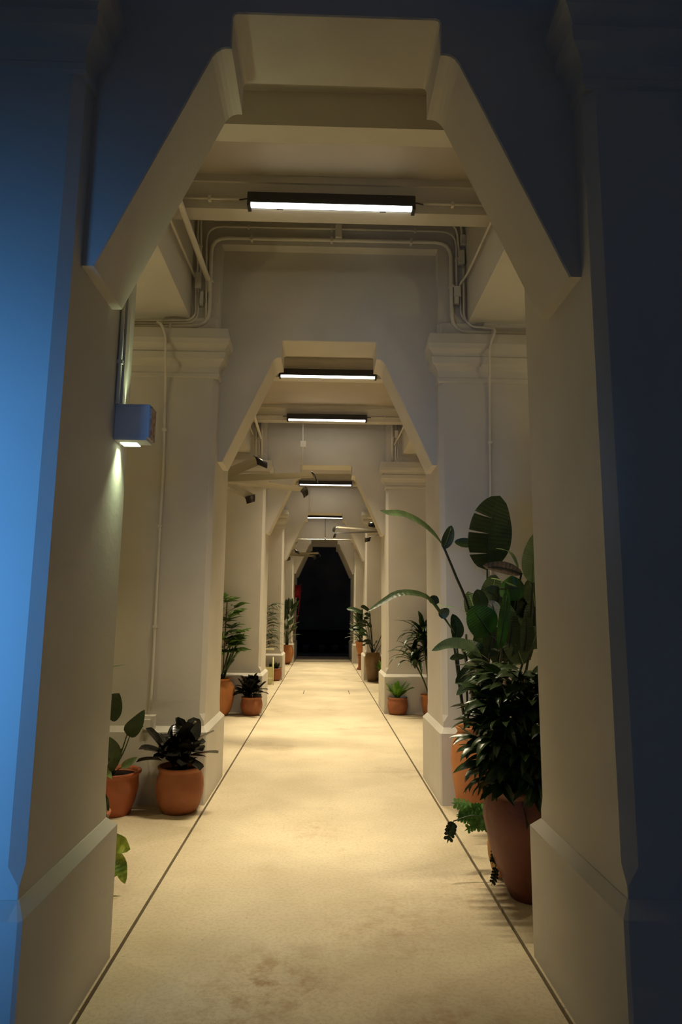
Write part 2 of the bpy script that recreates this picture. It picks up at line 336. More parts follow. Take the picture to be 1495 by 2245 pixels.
BOP = [([(1.328,5.45,1.979),(1.328,5.4,2.163),(1.359,5.38,2.389),(1.444,5.42,2.6)],0.185,'cam','d',[0.25,0.52,0.66]),([(0.907,5.1,2.128),(0.827,5.0,2.204),(0.708,4.9,2.284),(0.559,4.8,2.336),(0.431,4.7,2.329),(0.371,4.65,2.337)],0.043,'tilt','m',[]),([(0.903,5.1,2.117),(0.94,5.1,2.2),(0.974,5.12,2.303)],0.046,'cam','d',[]),([(1.012,5.1,1.425),(0.853,4.9,1.602),(0.737,4.8,1.725),(0.609,4.7,1.76),(0.49,4.65,1.751),(0.383,4.6,1.692),(0.273,4.55,1.622)],0.029,'tilt','m',[]),([(0.778,4.85,1.684),(0.785,4.85,1.714),(0.806,4.85,1.744)],0.04,'cam','d',[]),([(0.826,4.9,1.602),(0.86,4.9,1.619),(0.905,4.92,1.653)],0.037,'cam','d',[]),([(0.981,5.05,1.427),(0.989,5.05,1.508),(0.956,5.05,1.617)],0.052,'cam','d',[]),([(1.122,5.2,1.612),(0.995,5.1,1.659),(0.82,5.0,1.683)],0.028,'up','l',[]),([(1.207,4.9,1.467),(1.137,4.88,1.566),(1.067,4.9,1.671)],0.124,'cam','b',[]),([(1.559,5.0,1.855),(1.575,5.0,2.021),(1.625,5.02,2.252)],0.1,'cam','l',[]),([(1.492,5.1,1.782),(1.36,5.0,1.853),(1.23,4.95,1.883)],0.059,'up','l',[]),([(1.333,5.1,1.815),(1.411,5.0,1.812),(1.499,5.0,1.83)],0.096,'cam','b',[]),([(1.545,5.2,1.936),(1.401,5.2,1.981),(1.231,5.2,1.997)],0.05,'cam','br',[]),([(1.234,5.45,2.198),(1.143,5.45,2.204),(1.059,5.45,2.211)],0.041,'cam','d',[]),([(1.487,5.1,1.968),(1.409,5.05,2.087),(1.284,5.0,2.115)],0.038,'up','l',[]),([(1.255,4.85,1.362),(1.28,4.8,1.574),(1.324,4.85,1.805)],0.046,'cam','b',[]),([(1.23,5.2,1.641),(1.203,5.2,1.729),(1.183,5.2,1.811)],0.065,'cam','d',[]),([(1.388,5.25,1.678),(1.323,5.2,1.766),(1.241,5.2,1.808)],0.072,'cam','d',[]),([(1.509,5.3,1.608),(1.531,5.3,1.735),(1.516,5.3,1.843)],0.117,'cam','d',[]),([(1.268,5.1,1.599),(1.283,5.1,1.655),(1.264,5.1,1.727)],0.056,'cam','s',[]),([(1.634,5.2,1.68),(1.623,5.2,1.787),(1.59,5.2,1.894)],0.086,'cam','m',[]),([(1.628,5.2,1.522),(1.632,5.2,1.627),(1.657,5.2,1.734)],0.093,'cam','d',[]),([(1.133,4.9,1.309),(1.012,4.8,1.394),(0.872,4.75,1.411),(0.737,4.7,1.359)],0.039,'cam','l',[]),([(1.199,4.9,1.277),(1.088,4.85,1.344),(0.962,4.8,1.352)],0.03,'up','m',[]),([(1.1,4.7,1.284),(0.981,4.6,1.235),(0.87,4.55,1.155)],0.048,'cam','d',[]),([(1.1,4.6,1.23),(0.973,4.5,1.178),(0.855,4.45,1.089)],0.037,'cam','l',[]),([(1.452,4.9,1.345),(1.473,4.9,1.476),(1.479,4.9,1.642)],0.054,'cam','d',[]),([(1.372,5.1,1.299),(1.411,5.1,1.436),(1.433,5.1,1.608)],0.084,'cam','d',[]),([(1.232,5.1,1.298),(1.271,5.1,1.434),(1.259,5.1,1.537)],0.077,'cam','d',[]),([(1.016,4.9,1.309),(0.939,4.85,1.311),(0.883,4.8,1.298)],0.023,'cam','m',[]),([(1.549,5.1,1.369),(1.593,5.1,1.437),(1.625,5.1,1.541)],0.07,'cam','m',[]),([(1.339,5.289,1.566),(1.262,5.239,1.656),(1.217,5.319,1.749)],0.093,'cam','d',[]),([(1.569,5.228,1.313),(1.566,5.178,1.439),(1.603,5.258,1.562)],0.08,'cam','d',[]),([(1.308,5.159,1.248),(1.329,5.109,1.368),(1.385,5.189,1.483)],0.084,'cam','d',[]),([(1.398,5.406,1.356),(1.493,5.356,1.497),(1.626,5.436,1.637)],0.078,'cam','d',[]),([(1.51,5.212,1.413),(1.493,5.162,1.525),(1.515,5.242,1.636)],0.118,'cam','d',[]),([(1.258,5.397,1.489),(1.195,5.347,1.644),(1.16,5.427,1.802)],0.084,'cam','m',[]),([(1.476,5.206,1.442),(1.41,5.156,1.594),(1.379,5.236,1.748)],0.073,'cam','d',[]),([(1.443,5.332,1.216),(1.476,5.282,1.369),(1.546,5.362,1.519)],0.08,'cam','d',[]),([(1.274,5.372,1.244),(1.252,5.322,1.366),(1.261,5.402,1.484)],0.096,'cam','d',[]),([(1.512,5.263,1.53),(1.592,5.213,1.66),(1.715,5.293,1.792)],0.086,'cam','d',[]),([(1.27,5.252,1.244),(1.16,5.202,1.331),(1.079,5.282,1.412)],0.076,'cam','d',[]),([(1.515,5.156,1.243),(1.441,5.106,1.402),(1.404,5.186,1.558)],0.109,'cam','m',[]),([(1.644,5.388,1.263),(1.526,5.338,1.375),(1.444,5.418,1.482)],0.12,'cam','d',[]),([(1.34,5.487,1.451),(1.296,5.437,1.558),(1.284,5.517,1.664)],0.077,'cam','d',[]),([(1.446,5.499,1.281),(1.455,5.449,1.424),(1.5,5.529,1.565)],0.086,'cam','d',[]),([(1.313,5.408,1.581),(1.336,5.358,1.759),(1.393,5.438,1.943)],0.105,'cam','m',[])]
BOPS = [([(1.322,5.72,0.571),(1.337,5.68,0.964),(1.357,5.6,1.493),(1.331,5.46,1.98)],0.011),([(1.322,5.72,0.571),(1.255,5.5,1.237),(1.13,5.3,1.673),(1.019,5.2,1.905),(0.907,5.1,2.128)],0.012),([(1.287,5.7,0.557),(1.171,5.4,0.995),(1.079,5.2,1.291),(1.005,5.1,1.432)],0.014),([(1.322,5.72,0.571),(1.356,5.4,1.067),(1.311,5.0,1.355),(1.247,4.9,1.441),(1.207,4.9,1.467)],0.01),([(1.395,5.75,0.566),(1.597,5.4,1.139),(1.566,5.1,1.574),(1.559,5.0,1.855)],0.01),([(1.322,5.72,0.571),(1.413,5.4,1.138),(1.471,5.2,1.538),(1.492,5.1,1.782)],0.01),([(1.322,5.72,0.571),(1.356,5.4,1.067),(1.369,5.2,1.502),(1.341,5.1,1.815)],0.01),([(1.395,5.75,0.566),(1.475,5.5,1.057),(1.503,5.3,1.644),(1.537,5.2,1.936)],0.01),([(1.322,5.72,0.571),(1.281,5.4,0.995),(1.263,5.15,1.329),(1.257,4.86,1.352)],0.009),([(1.322,5.72,0.571),(1.264,5.4,1.066),(1.23,5.2,1.641)],0.009),([(1.322,5.72,0.571),(1.199,5.2,1.086),(1.136,4.9,1.309)],0.009),([(1.395,5.75,0.566),(1.55,5.5,1.058),(1.613,5.3,1.43),(1.634,5.2,1.68)],0.009),([(1.322,5.72,0.571),(1.231,5.2,0.95),(1.107,4.7,1.284)],0.009),([(1.322,5.72,0.571),(1.248,5.2,0.95),(1.106,4.6,1.23)],0.009)]
PHIL = [([(-1.787,5.6,0.809),(-1.722,5.58,0.866),(-1.66,5.56,0.958)],0.123,'cam','d',[]),([(-1.565,5.5,0.643),(-1.493,5.48,0.73),(-1.436,5.5,0.839)],0.064,'cam','d',[]),([(-1.568,5.6,0.625),(-1.521,5.62,0.665),(-1.475,5.65,0.689)],0.046,'up','m',[]),([(-1.654,5.5,0.459),(-1.645,5.45,0.555),(-1.67,5.4,0.649)],0.053,'cam','m',[]),([(-1.7,5.55,0.362),(-1.637,5.5,0.47),(-1.595,5.5,0.546)],0.038,'cam','m',[]),([(-1.593,5.5,0.398),(-1.528,5.5,0.442),(-1.47,5.5,0.477)],0.03,'cam','l',[]),([(-1.694,5.4,0.362),(-1.645,5.35,0.387),(-1.6,5.3,0.359)],0.026,'cam','l',[]),([(-1.825,5.7,1.133),(-1.759,5.7,1.156),(-1.647,5.7,1.175)],0.016,'up','l',[]),([(-1.853,5.6,0.525),(-1.88,5.6,0.666),(-1.872,5.6,0.809)],0.085,'cam','d',[]),([(-1.869,5.5,0.475),(-1.947,5.5,0.579),(-1.99,5.5,0.682)],0.083,'cam','d',[])]
PHILS = [([(-1.747,5.72,0.267),(-1.641,5.6,0.456),(-1.565,5.5,0.643)],0.006),([(-1.747,5.72,0.267),(-1.736,5.65,0.446),(-1.77,5.62,0.664),(-1.787,5.6,0.802)],0.008),([(-1.747,5.72,0.267),(-1.686,5.6,0.351),(-1.654,5.5,0.459)],0.005),([(-1.747,5.72,0.267),(-1.66,5.6,0.351),(-1.593,5.5,0.398)],0.004),([(-1.747,5.72,0.267),(-1.791,5.65,0.445),(-1.842,5.6,0.525)],0.006),([(-1.747,5.72,0.267),(-1.807,5.6,0.386),(-1.862,5.5,0.476)],0.006),([(-1.747,5.72,0.267),(-1.78,5.7,0.65),(-1.832,5.72,1.013),(-1.825,5.7,1.133)],0.005),([(-1.747,5.72,0.267),(-1.631,5.66,0.479),(-1.568,5.6,0.625)],0.005)]
POTH = [([(-1.253,4.2,0.288),(-1.194,4.15,0.268),(-1.121,4.12,0.248)],0.046,'cam','v',[]),([(-1.243,4.2,0.207),(-1.188,4.15,0.169),(-1.141,4.12,0.061)],0.037,'cam','v',[]),([(-1.277,4.25,0.287),(-1.226,4.2,0.278),(-1.189,4.18,0.304)],0.026,'up','v',[]),([(-1.386,4.3,0.548),(-1.336,4.25,0.494),(-1.287,4.22,0.43)],0.026,'cam','d',[]),([(-1.287,4.25,0.16),(-1.242,4.2,0.114),(-1.198,4.2,0.089)],0.038,'cam','v',[]),([(-1.465,4.4,0.591),(-1.525,4.4,0.645),(-1.608,4.4,0.618)],0.061,'up','v',[]),([(-1.489,4.4,0.536),(-1.525,4.35,0.495),(-1.557,4.3,0.428)],0.06,'cam','v',[])]
POTHB = (-1.524,4.45,0.374)
LACY = [([(1.015,4.7,0.311),(0.949,4.75,0.326),(0.874,4.8,0.328)],0.049,'cam','g',[]),([(0.805,4.35,0.339),(0.783,4.33,0.292),(0.754,4.3,0.222)],0.045,'cam','d',[]),([(1.05,4.4,0.38),(1.001,4.5,0.366),(0.937,4.55,0.338)],0.05,'cam','g',[]),([(1.053,4.3,0.381),(1.022,4.35,0.34),(0.981,4.35,0.273)],0.048,'cam','g',[]),([(1.054,4.25,0.369),(1.018,4.22,0.338),(1.006,4.2,0.28)],0.038,'cam','g',[]),([(1.019,4.2,0.254),(1.01,4.16,0.204),(0.99,4.14,0.16)],0.032,'cam','d',[]),([(1.021,4.18,0.133),(1.002,4.14,0.097),(0.972,4.1,0.058)],0.031,'cam','d',[]),([(1.109,4.4,0.407),(1.077,4.5,0.436),(1.041,4.6,0.433)],0.043,'cam','g',[]),([(1.124,4.4,0.421),(1.181,4.5,0.45),(1.227,4.5,0.47)],0.037,'cam','g',[]),([(1.085,4.55,0.332),(1.007,4.5,0.333),(0.931,4.45,0.311)],0.043,'cam','g',[]),([(0.988,4.55,0.292),(0.912,4.5,0.315),(0.838,4.45,0.341)],0.043,'cam','g',[]),([(1.103,4.55,0.301),(1.025,4.5,0.299),(0.949,4.45,0.307)],0.043,'cam','g',[]),([(1.135,4.55,0.305),(1.057,4.5,0.322),(0.98,4.45,0.343)],0.043,'cam','g',[]),([(1.038,4.55,0.359),(0.961,4.5,0.37),(0.885,4.45,0.344)],0.043,'cam','g',[]),([(1.11,4.55,0.269),(1.032,4.5,0.277),(0.956,4.45,0.264)],0.043,'cam','g',[]),([(1.009,4.55,0.329),(0.933,4.5,0.344),(0.857,4.45,0.331)],0.043,'cam','g',[]),([(1.077,4.55,0.369),(1.0,4.5,0.373),(0.924,4.45,0.39)],0.043,'cam','g',[]),([(1.045,4.55,0.269),(0.968,4.5,0.273),(0.892,4.45,0.25)],0.043,'cam','g',[]),([(1.174,4.55,0.371),(1.095,4.5,0.378),(1.017,4.45,0.378)],0.043,'cam','g',[]),([(0.992,4.55,0.303),(0.916,4.5,0.326),(0.841,4.45,0.35)],0.043,'cam','g',[]),([(1.114,4.55,0.355),(1.036,4.5,0.368),(0.959,4.45,0.344)],0.043,'cam','g',[])]
LACYS = [([(1.098,4.36,0.283),(1.062,4.53,0.391),(1.015,4.7,0.311)],0.004),([(1.098,4.36,0.283),(0.953,4.355,0.37),(0.805,4.35,0.339)],0.004),([(1.098,4.36,0.283),(1.076,4.38,0.418),(1.05,4.4,0.38)],0.004),([(1.098,4.36,0.283),(1.077,4.33,0.404),(1.053,4.3,0.381)],0.004),([(1.098,4.36,0.283),(1.077,4.305,0.385),(1.054,4.25,0.369)],0.004),([(1.098,4.36,0.283),(1.06,4.28,0.339),(1.019,4.2,0.254)],0.004),([(1.098,4.36,0.283),(1.063,4.27,0.342),(1.021,4.18,0.133)],0.004),([(1.098,4.36,0.283),(1.106,4.38,0.445),(1.109,4.4,0.407)],0.004),([(1.098,4.36,0.283),(1.114,4.38,0.459),(1.124,4.4,0.421)],0.004)]
RAIL = [(0.025,22.35,4.127),(0.017,22.35,4.752)]
LAMPBOX = [(-1.077,3.2,2.607),(-0.902,3.2,2.61),(-1.071,3.2,2.441),(-0.899,3.2,2.437),(-1.073,3.2,3.098),(-1.045,3.2,3.098),(-1.015,3.2,3.099)]
# ------------------------------------------------------------------ the building
AF = [2.58, 6.14, 11.57, 17.22, 23.2, 25.65]          # arch faces of the six cross walls
YF = [2.385, 5.935, 11.25, 16.83, 22.71, 25.35]       # plinth fronts
TH = [b - f for b, f in zip([3.43, 6.955, 12.33, 17.93, 23.72, 26.28], YF)]
JX = 1.045; PX = 1.004; OX = 3.2; ZC = 5.16; ZA = 4.39; EX = 1.33

def pillar(i, s):
    y0 = YF[i]; y1 = y0 + TH[i]; fy = y0 + .06; by = y1 - .06
    root = bpy.data.objects.new('pillar', None); link(root); root.location = (s * 1.6, y0, 0); root['kind'] = 'structure'
    root['label'] = f"cream plastered pillar with plinth and moulded capital, {ORD[i]} on the {'left' if s < 0 else 'right'} of the passage"
    O = Vector(root.location)
    def ring(ix, f, b, z, c, outer=OX):
        p = [(s * (ix + c), f), (s * outer, f), (s * outer, b), (s * (ix + c * .7), b), (s * ix, b - c * .7), (s * ix, f + c)]
        return [Vector((x, y, z)) - O for x, y in p]
    loft('plinth', [ring(PX, y0, y1, 0, .012), ring(PX, y0, y1, .592, .012), ring(JX - .004, fy - .004, by + .004, .636, .006)], M_WALL, root)
    loft('shaft', [ring(JX, fy, by, .634, .002), ring(JX, fy, by, .68, .004), ring(JX, fy, by, .74, .042), ring(JX, fy, by, 2.98, .042), ring(JX, fy, by, ZA - .0, .042)], M_WALL, root)
    prof = [(3.790, .000), (3.80, .016), (3.83, .016), (3.845, .006), (3.90, .012), (3.94, .040), (3.96, .066), (4.02, .076), (4.03, .060), (4.06, .078), (4.095, .108), (4.14, .118), (4.245, .094), (4.25, .02)]
    rings = []
    for z, o_ in prof:
        p = [(s * (JX - o_), fy - o_), (s * OX, fy - o_), (s * OX, fy + .2), (s * (JX + .01), fy + .2), (s * (JX + .01), AF[i] + .003), (s * (JX - o_), AF[i] + .003)]
        rings.append([Vector((x, y, z)) - O for x, y in p])
    loft('capital', rings, M_WALL, root)
    return root
ORD = ['nearest', 'second', 'third', 'fourth', 'fifth', 'farthest']

def arch(i):
    y0 = AF[i]; y1 = y0 + .40
    half = [(JX, 3.02), (.995, 3.02), (.557, 3.992), (.545, 4.02), (.528, 4.043), (.508, 4.059), (.486, 4.065), (.462, 4.065), (.462, 4.222), (.455, 4.236), (.442, 4.242)]
    top = 5.62 if i in (0, 1) else ZC + .02
    outer = [(JX, 4.26), (OX, 4.2), (OX, ZA + .06), (EX + .02, ZA + .06), (EX + .02, top)]
    L = [(-x, z) for x, z in outer[::-1]] + [(-x, z) for x, z in half]
    R = [(x, z) for x, z in half[::-1]] + outer
    poly = L + R
    n = len(poly)
    v = [(x, y0, z) for x, z in poly] + [(x, y1, z) for x, z in poly]
    f = [tuple(range(n - 1, -1, -1)), tuple(range(n, 2 * n))] + [(k, (k + 1) % n, n + (k + 1) % n, n + k) for k in range(n)]
    bm = bmesh.new(); vv = [bm.verts.new(p) for p in v]
    for q in f: bm.faces.new([vv[k] for k in q])
    bmesh.ops.recalc_face_normals(bm, faces=bm.faces[:])
    bmesh.ops.bevel(bm, geom=[e for e in bm.edges if abs(e.verts[0].co.y - e.verts[1].co.y) < 1e-5 and min(e.verts[0].co.z, e.verts[1].co.z) < 4.25 and max(abs(e.verts[0].co.x), abs(e.verts[1].co.x)) < JX - .001], offset=.006, segments=1, affect='EDGES')
    me = bpy.data.meshes.new('wall_arch'); bm.to_mesh(me); bm.free(); me.materials.append(M_WALL)
    o = bpy.data.objects.new('wall_arch', me); link(o); o['kind'] = 'structure'
    o['label'] = f"cream cross wall with angular corbelled arch opening, {ORD[i]} along the passage"
    return o
for i in range(6):
    o = arch(i); y_ = YF[i] + .085; top = 5.62 if i in (0, 1) else ZC + .02
    for s in (-1, 1): box('surround', s * 1.055, s * (EX + .02), y_, AF[i] + .002, 4.2, top, M_WALL, o)       # raised frame round the sunk panel over the arch
    for s in (-1, 1): box('surround', s * (EX + .02), s * OX, y_, AF[i] + .002, 4.2, ZA + .05, M_WALL, o)
    if i < 2: box('surround', -1.055, 1.055, y_, AF[i] + .002, 5.17, top, M_WALL, o)
    for s in (-1, 1): pillar(i, s)
def struct(o, label):
    o['kind'] = 'structure'; o['label'] = label; return o
# side walls, ceilings
struct(box('wall_left', -OX - .2, -OX, 2.6, 26.3, 0, 5.2, M_WALL), 'cream outer wall of the passage behind the left pillars')
struct(box('wall_right', OX, OX + .2, 2.6, 26.3, 0, 5.2, M_WALL), 'cream outer wall of the passage behind the right pillars')
ceil = bpy.data.objects.new('ceiling', None); link(ceil); ceil['kind'] = 'structure'; ceil['label'] = 'cream stepped ceiling with cross beams over the passage'
for i in range(5):
    ya = AF[i] + .395; yb = YF[i + 1] + .084
    for s in (-1, 1):
        box('aisle_ceiling', s * EX, s * OX, ya, yb, ZA, 5.62, M_WALL, ceil)
    if i == 0:
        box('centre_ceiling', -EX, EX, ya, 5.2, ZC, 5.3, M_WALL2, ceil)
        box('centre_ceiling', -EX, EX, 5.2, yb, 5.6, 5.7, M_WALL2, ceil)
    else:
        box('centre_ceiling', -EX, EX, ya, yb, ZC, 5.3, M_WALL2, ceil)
BEAMS = [4.07, 5.03, 8.93, 11.02, 14.05, 16.72, 19.9, 22.58]
for k, y in enumerate(BEAMS):
    tp = 5.16 if k != 1 else 5.62
    pr = [(y, 4.90), (y + .17, 4.90), (y + .17, tp), (y - .07, tp), (y - .07, 5.10), (y - .055, 5.095)] if k else [(y, 4.90), (y + .17, 4.90), (y + .17, tp), (y, tp)]
    loft('beam', [[Vector((x_, a_, z_)) for a_, z_ in pr] for x_ in (-EX, EX)], M_WALL, ceil)
# ceiling of the dark porch in front of the first arch
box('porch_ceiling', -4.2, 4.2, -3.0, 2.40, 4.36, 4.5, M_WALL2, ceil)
# floor: three rows of cast slabs with open joints
fl = box('floor', -9, 9, -6, 34, -.30, -.035, M_GAP); struct(fl, 'beige trowelled concrete floor cast in slabs')
JT = .985
ys = [-6, 1.2, 7.15, 9.32, 11.9, 14.9, 18.2, 21.6, 26.4]
for a, b_ in zip(ys[:-1], ys[1:]):
    box('slab', -JT + .009, JT - .009, a + .0012, b_ - .0012, -.034, 0, M_FLOOR, fl)
ys2 = [-6, 3.0, 6.4, 11.8, 17.4, 23.2, 26.4]
for s in (-1, 1):
    for a, b_ in zip(ys2[:-1], ys2[1:]):
        box('slab', s * (JT + .009), s * 9, a + .0015, b_ - .0015, -.034, 0, M_FLOOR, fl)
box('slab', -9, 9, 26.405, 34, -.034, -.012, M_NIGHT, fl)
for x in (-.40, .545):       # two short saw cuts of the far inspection cover
    box('saw_cut', x - .006, x + .006, 13.95, 14.62, -.001, .0012, M_GAP, fl)
# the dark court at the end
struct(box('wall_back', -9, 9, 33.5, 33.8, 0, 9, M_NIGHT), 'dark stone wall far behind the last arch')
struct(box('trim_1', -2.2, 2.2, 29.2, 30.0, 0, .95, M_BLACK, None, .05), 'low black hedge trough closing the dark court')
for k, x in enumerate((-.72, -.05, .52, 1.1)):
    t = thing('planter', ['small dark planter first from the left against the black hedge', 'small dark planter second from the left against the black hedge', 'small dark planter third from the left against the black hedge', 'small dark planter farthest right against the black hedge'][k], 'planter', (x, 28.9, -.012), 0, 'dark planters in the court')
    lathe('pot', [(.10, 0), (.14, .2), (.16, .34), (.145, .34), (.13, .22), (.0, .22)], M_DARK, t, 16)
    lathe('soil', [(.135, .25), (.0, .262)], M_SOIL, t, 16)

# ------------------------------------------------------------------ linear lamps
lens_me = None
def linear_lamp(yf, label, watts, spread, tilt, cable=True):
    global lens_me
    t = thing('linear_light', label, 'light', (0, yf, 4.93), 0, 'linear lights across the passage')
    L = .685
    h = box('housing', -L, L, -.105, -.018, -.035, .062, M_DARK, t, .008)
    box('mounting_bracket', -.45, -.40, -.012, 0, -.03, .05, M_DARK, t); box('mounting_bracket', .40, .45, -.012, 0, -.03, .05, M_DARK, t)
    box('led_strip', -L + .03, L - .03, -.104, -.048, -.050, -.0345, M_EMIT, t)
    box('end_cap', -L, -L + .028, -.103, -.012, -.06, -.034, M_DARK, t); box('end_cap', L - .028, L, -.103, -.012, -.06, -.034, M_DARK, t)
    if lens_me is None:
        o = lathe('led_lens', [(.019, 0), (.016, -.008), (.009, -.013), (0, -.015)], M_EMIT, None, 10)
        lens_me = o.data; bpy.data.objects.remove(o)
    for k in range(30):
        o = bpy.data.objects.new('led_lens', lens_me); link(o, t); o.location = (-L + .054 + k * (2 * L - .108) / 29, -.085, -.0345)
    if cable:
        for s in (-1, 1):
            tube('power_cable', [(s * L, -.05, .03), (s * (L + .02), -.05, .03), (s * (L + .05), -.04, .028), (s * (L + .075), -.036, .03)], .006, M_DARK, t, .02, 6)
    l = bpy.data.lights.new('led_light', 'AREA'); l.shape = 'RECTANGLE'; l.size = 1.28; l.size_y = .06; l.energy = watts; l.color = LED; l.spread = math.radians(spread)
    lo = bpy.data.objects.new('led_light', l); link(lo, t); lo.location = (0, -.065, -.066); lo.rotation_euler = (math.radians(-tilt), 0, 0)
    return t
LAMPS = [(5.03, 'lit linear ceiling light nearest the viewer, on the first bay beam'), (8.93, 'lit linear ceiling light framed in the notch of the second arch'), (11.02, 'lit linear ceiling light on the beam just in front of the third arch'),
         (14.05, 'linear ceiling light hidden above the third arch'), (16.72, 'lit linear ceiling light seen under the notch of the third arch'), (19.9, 'linear ceiling light hidden above the fourth arch'), (22.58, 'lit linear ceiling light farthest away above the hanging rail')]
for k, (y, lb) in enumerate(LAMPS): linear_lamp(y, lb, *(LED_FIRST if k == 0 else LED_REST))
def beam_conduit(y, lab):
    for s in (-1, 1):
        sd = 'left' if s < 0 else 'right'
        t = tube('conduit', [(s * .755, y - .036, 4.965), (s * 1.325, y - .036, 4.965)], .010, M_PIPE, None, 0, 8)
        tag(t, f'thin cream conduit along the beam {sd} of {lab}', 'conduit', None)
        box('clip', s * 1.0 - .012, s * 1.0 + .012, y - .05, y - .012, 4.945, 4.985, M_PIPE, t)
beam_conduit(5.03, 'the nearest linear light'); beam_conduit(11.02, 'the light before the third arch')

# ------------------------------------------------------------------ pipes and boxes on the cross walls
PL = {
 'w2_a': 'outermost thin cream conduit looping across the wall above the second arch', 'w2_b': 'second thin cream conduit looping just inside the outermost one above the second arch',
 'w2_c': 'third thin cream conduit from the top, crossing the wall above the second arch', 'w2_d': 'thickest cream pipe framing the wall above the second arch, with elbows at both capitals',
 'w2_e': 'upper thin cream pipe turning left over the left capital of the second arch', 'w2_f': 'middle thin cream pipe turning left over the left capital of the second arch', 'w2_g': 'lowest thin cream pipe lying on the left capital of the second arch',
 'w2_h': 'thin cream pipe turning right over the right capital of the second arch', 'w2_i': 'cream conduit dropping down the right pillar of the second arch behind the tall leaves', 'w2_j': 'cream conduit running down the left pillar of the second arch to the outlet box',
 'w2_k': 'short upper cream pipe end over the right capital of the second arch',
 'w2_face_thick': 'thick cream pipe slanting away along the ceiling edge, upper left of the first bay', 'w2_face_thin': 'thin cream conduit along the ceiling edge at the upper left of the first bay', 'w2_face_right': 'kinked cream conduit along the ceiling edge at the upper right of the first bay',
 'w3_a': 'thickest cream riser pipe left of the third arch', 'w3_b': 'outermost thin cream riser left of the third arch', 'w3_c': 'thin cream riser between two others left of the third arch', 'w3_mid': 'cream conduit down the middle of the wall above the third arch',
 'w3_d': 'thick cream riser pipe right of the third arch', 'w3_e': 'thin cream riser curving out over the right capital of the third arch', 'w3_f': 'outermost thin cream riser right of the third arch',
 'w3_face': 'thick cream pipe slanting along the ceiling edge above the grey fan', 'w3_face_thin': 'thin cream conduit along the ceiling edge above the grey fan', 'w3_face_right': 'kinked cream conduit at the upper right of the second bay', 'w4_mid': 'cream conduit down the wall above the fourth arch'}
for k, (pts, r) in PIPES.items():
    t = tag(tube('pipe', pts, r, M_PIPE, None, .16 if k.startswith('w2') else .08, 10), PL[k], 'pipe', None)
    vs_ = [Vector(p) for p in pts]
    for a, b_ in zip(vs_[:-1], vs_[1:]):
        d = b_ - a
        if d.length < .55: continue
        n = max(1, int(d.length / .75))
        for q in range(n):
            c = a + d * ((q + .5) / n); e = r + .006
            if abs(d.x) > abs(d.z) and abs(d.x) > abs(d.y): box('clip', c.x - .012, c.x + .012, c.y - e, c.y + .03, c.z - e, c.z + e, M_PIPE, t)
            elif abs(d.z) > abs(d.y): box('clip', c.x - e, c.x + e, c.y - e, c.y + .03, c.z - .012, c.z + .012, M_PIPE, t)
BL = {'jb_l1': 'larger cream junction box among the pipes left of the second arch', 'jb_l2': 'smaller cream junction box under the larger one left of the second arch', 'jb_r1': 'topmost cream junction box right of the second arch', 'jb_r2': 'long cream junction box, second from the top right of the second arch',
      'jb_r3': 'square cream junction box beside the pipes right of the second arch', 'jb_r4': 'small dark-fronted box right below the square junction box', 'outlet': 'grey-white socket box at the foot of the left pillar conduit', 'jb_w3': 'cream junction box in the middle above the third arch', 'jb_w3r': 'cream junction box right of the third arch', 'jb_tee': 'cream tee bracket joining the pipes in the middle above the second arch'}
for k, (x0, x1, z0, z1, y) in BOXES.items():
    d = .05 if k != 'outlet' else .07
    yb = (YF[1] + .085 if y < 8 else YF[2] + .085) if k != 'outlet' else YF[1] + .06
    o = tag(box('junction_box', x0, x1, yb - d, yb, z0, z1, M_PIPE if k != 'jb_r4' else M_WALL2, None, .006), BL[k], 'junction box')
    if k == 'outlet': box('cover', x0 + .012, x1 - .03, yb - d - .012, yb - d, z0 + .015, z1 - .03, M_PIPE, o, .004)
    else: box('cover', x0 + .008, x1 - .008, yb - d - .006, yb - d, z0 + .008, z1 - .008, M_PIPE, o)

# ------------------------------------------------------------------ up and down lamp on the nearest left pillar, added fill lamps in the side bays
def wall_lamp(x, y, sg, label, dn, up, col, spr):
    t = thing('wall_lamp', label, 'wall light', (x, y, 2.52), 0 if sg > 0 else PI, 'up and down wall lamps')
    box('body', .0, .168, -.045, .045, -.083, .083, M_BOX, t, .004)
    box('side_plate', .168, .174, -.04, .05, -.085, .075, M_RUST, t)
    box('lower_lip', .004, .16, -.05, .05, -.098, -.083, M_BOX, t)
    box('lower_glass', .02, .10, .0, .07, -.101, -.097, M_GLOW, t); box('upper_glass', .02, .10, .0, .044, .083, .086, M_GLOW, t)
    for zz, rx, e in ((-.104, 0, dn), (.09, PI, up)):
        l = bpy.data.lights.new('lamp_light', 'AREA'); l.shape = 'RECTANGLE'; l.size = .05; l.size_y = .05; l.energy = e; l.color = col; l.spread = math.radians(spr)
        lo = bpy.data.objects.new('lamp_light', l); link(lo, t); lo.location = (.035, .045, zz); lo.rotation_euler = (rx, 0, 0)
wall_lamp(-1.045, 3.165, 1, 'square grey up and down lamp box on the nearest left pillar', LAMP_DN, LAMP_UP, (.80, 1.0, .62), 75)
wall_lamp(-OX, 4.55, 1, 'unseen square grey fill lamp added on the outer wall of the left side bay', AISLE_FILL, AISLE_FILL, (1.0, .90, .52), 150)  # this lamp and its twin are out of view, added to brighten the side bays
wall_lamp(OX, 4.55, -1, 'unseen square grey fill lamp added on the outer wall of the right side bay', AISLE_FILL, AISLE_FILL, (1.0, .86, .52), 150)
tag(box('cable_trunking', -1.046, -1.016, 3.13, 3.18, 2.61, 3.30, M_WALL), 'flat cable trunking rising from the square wall lamp', 'trunking')
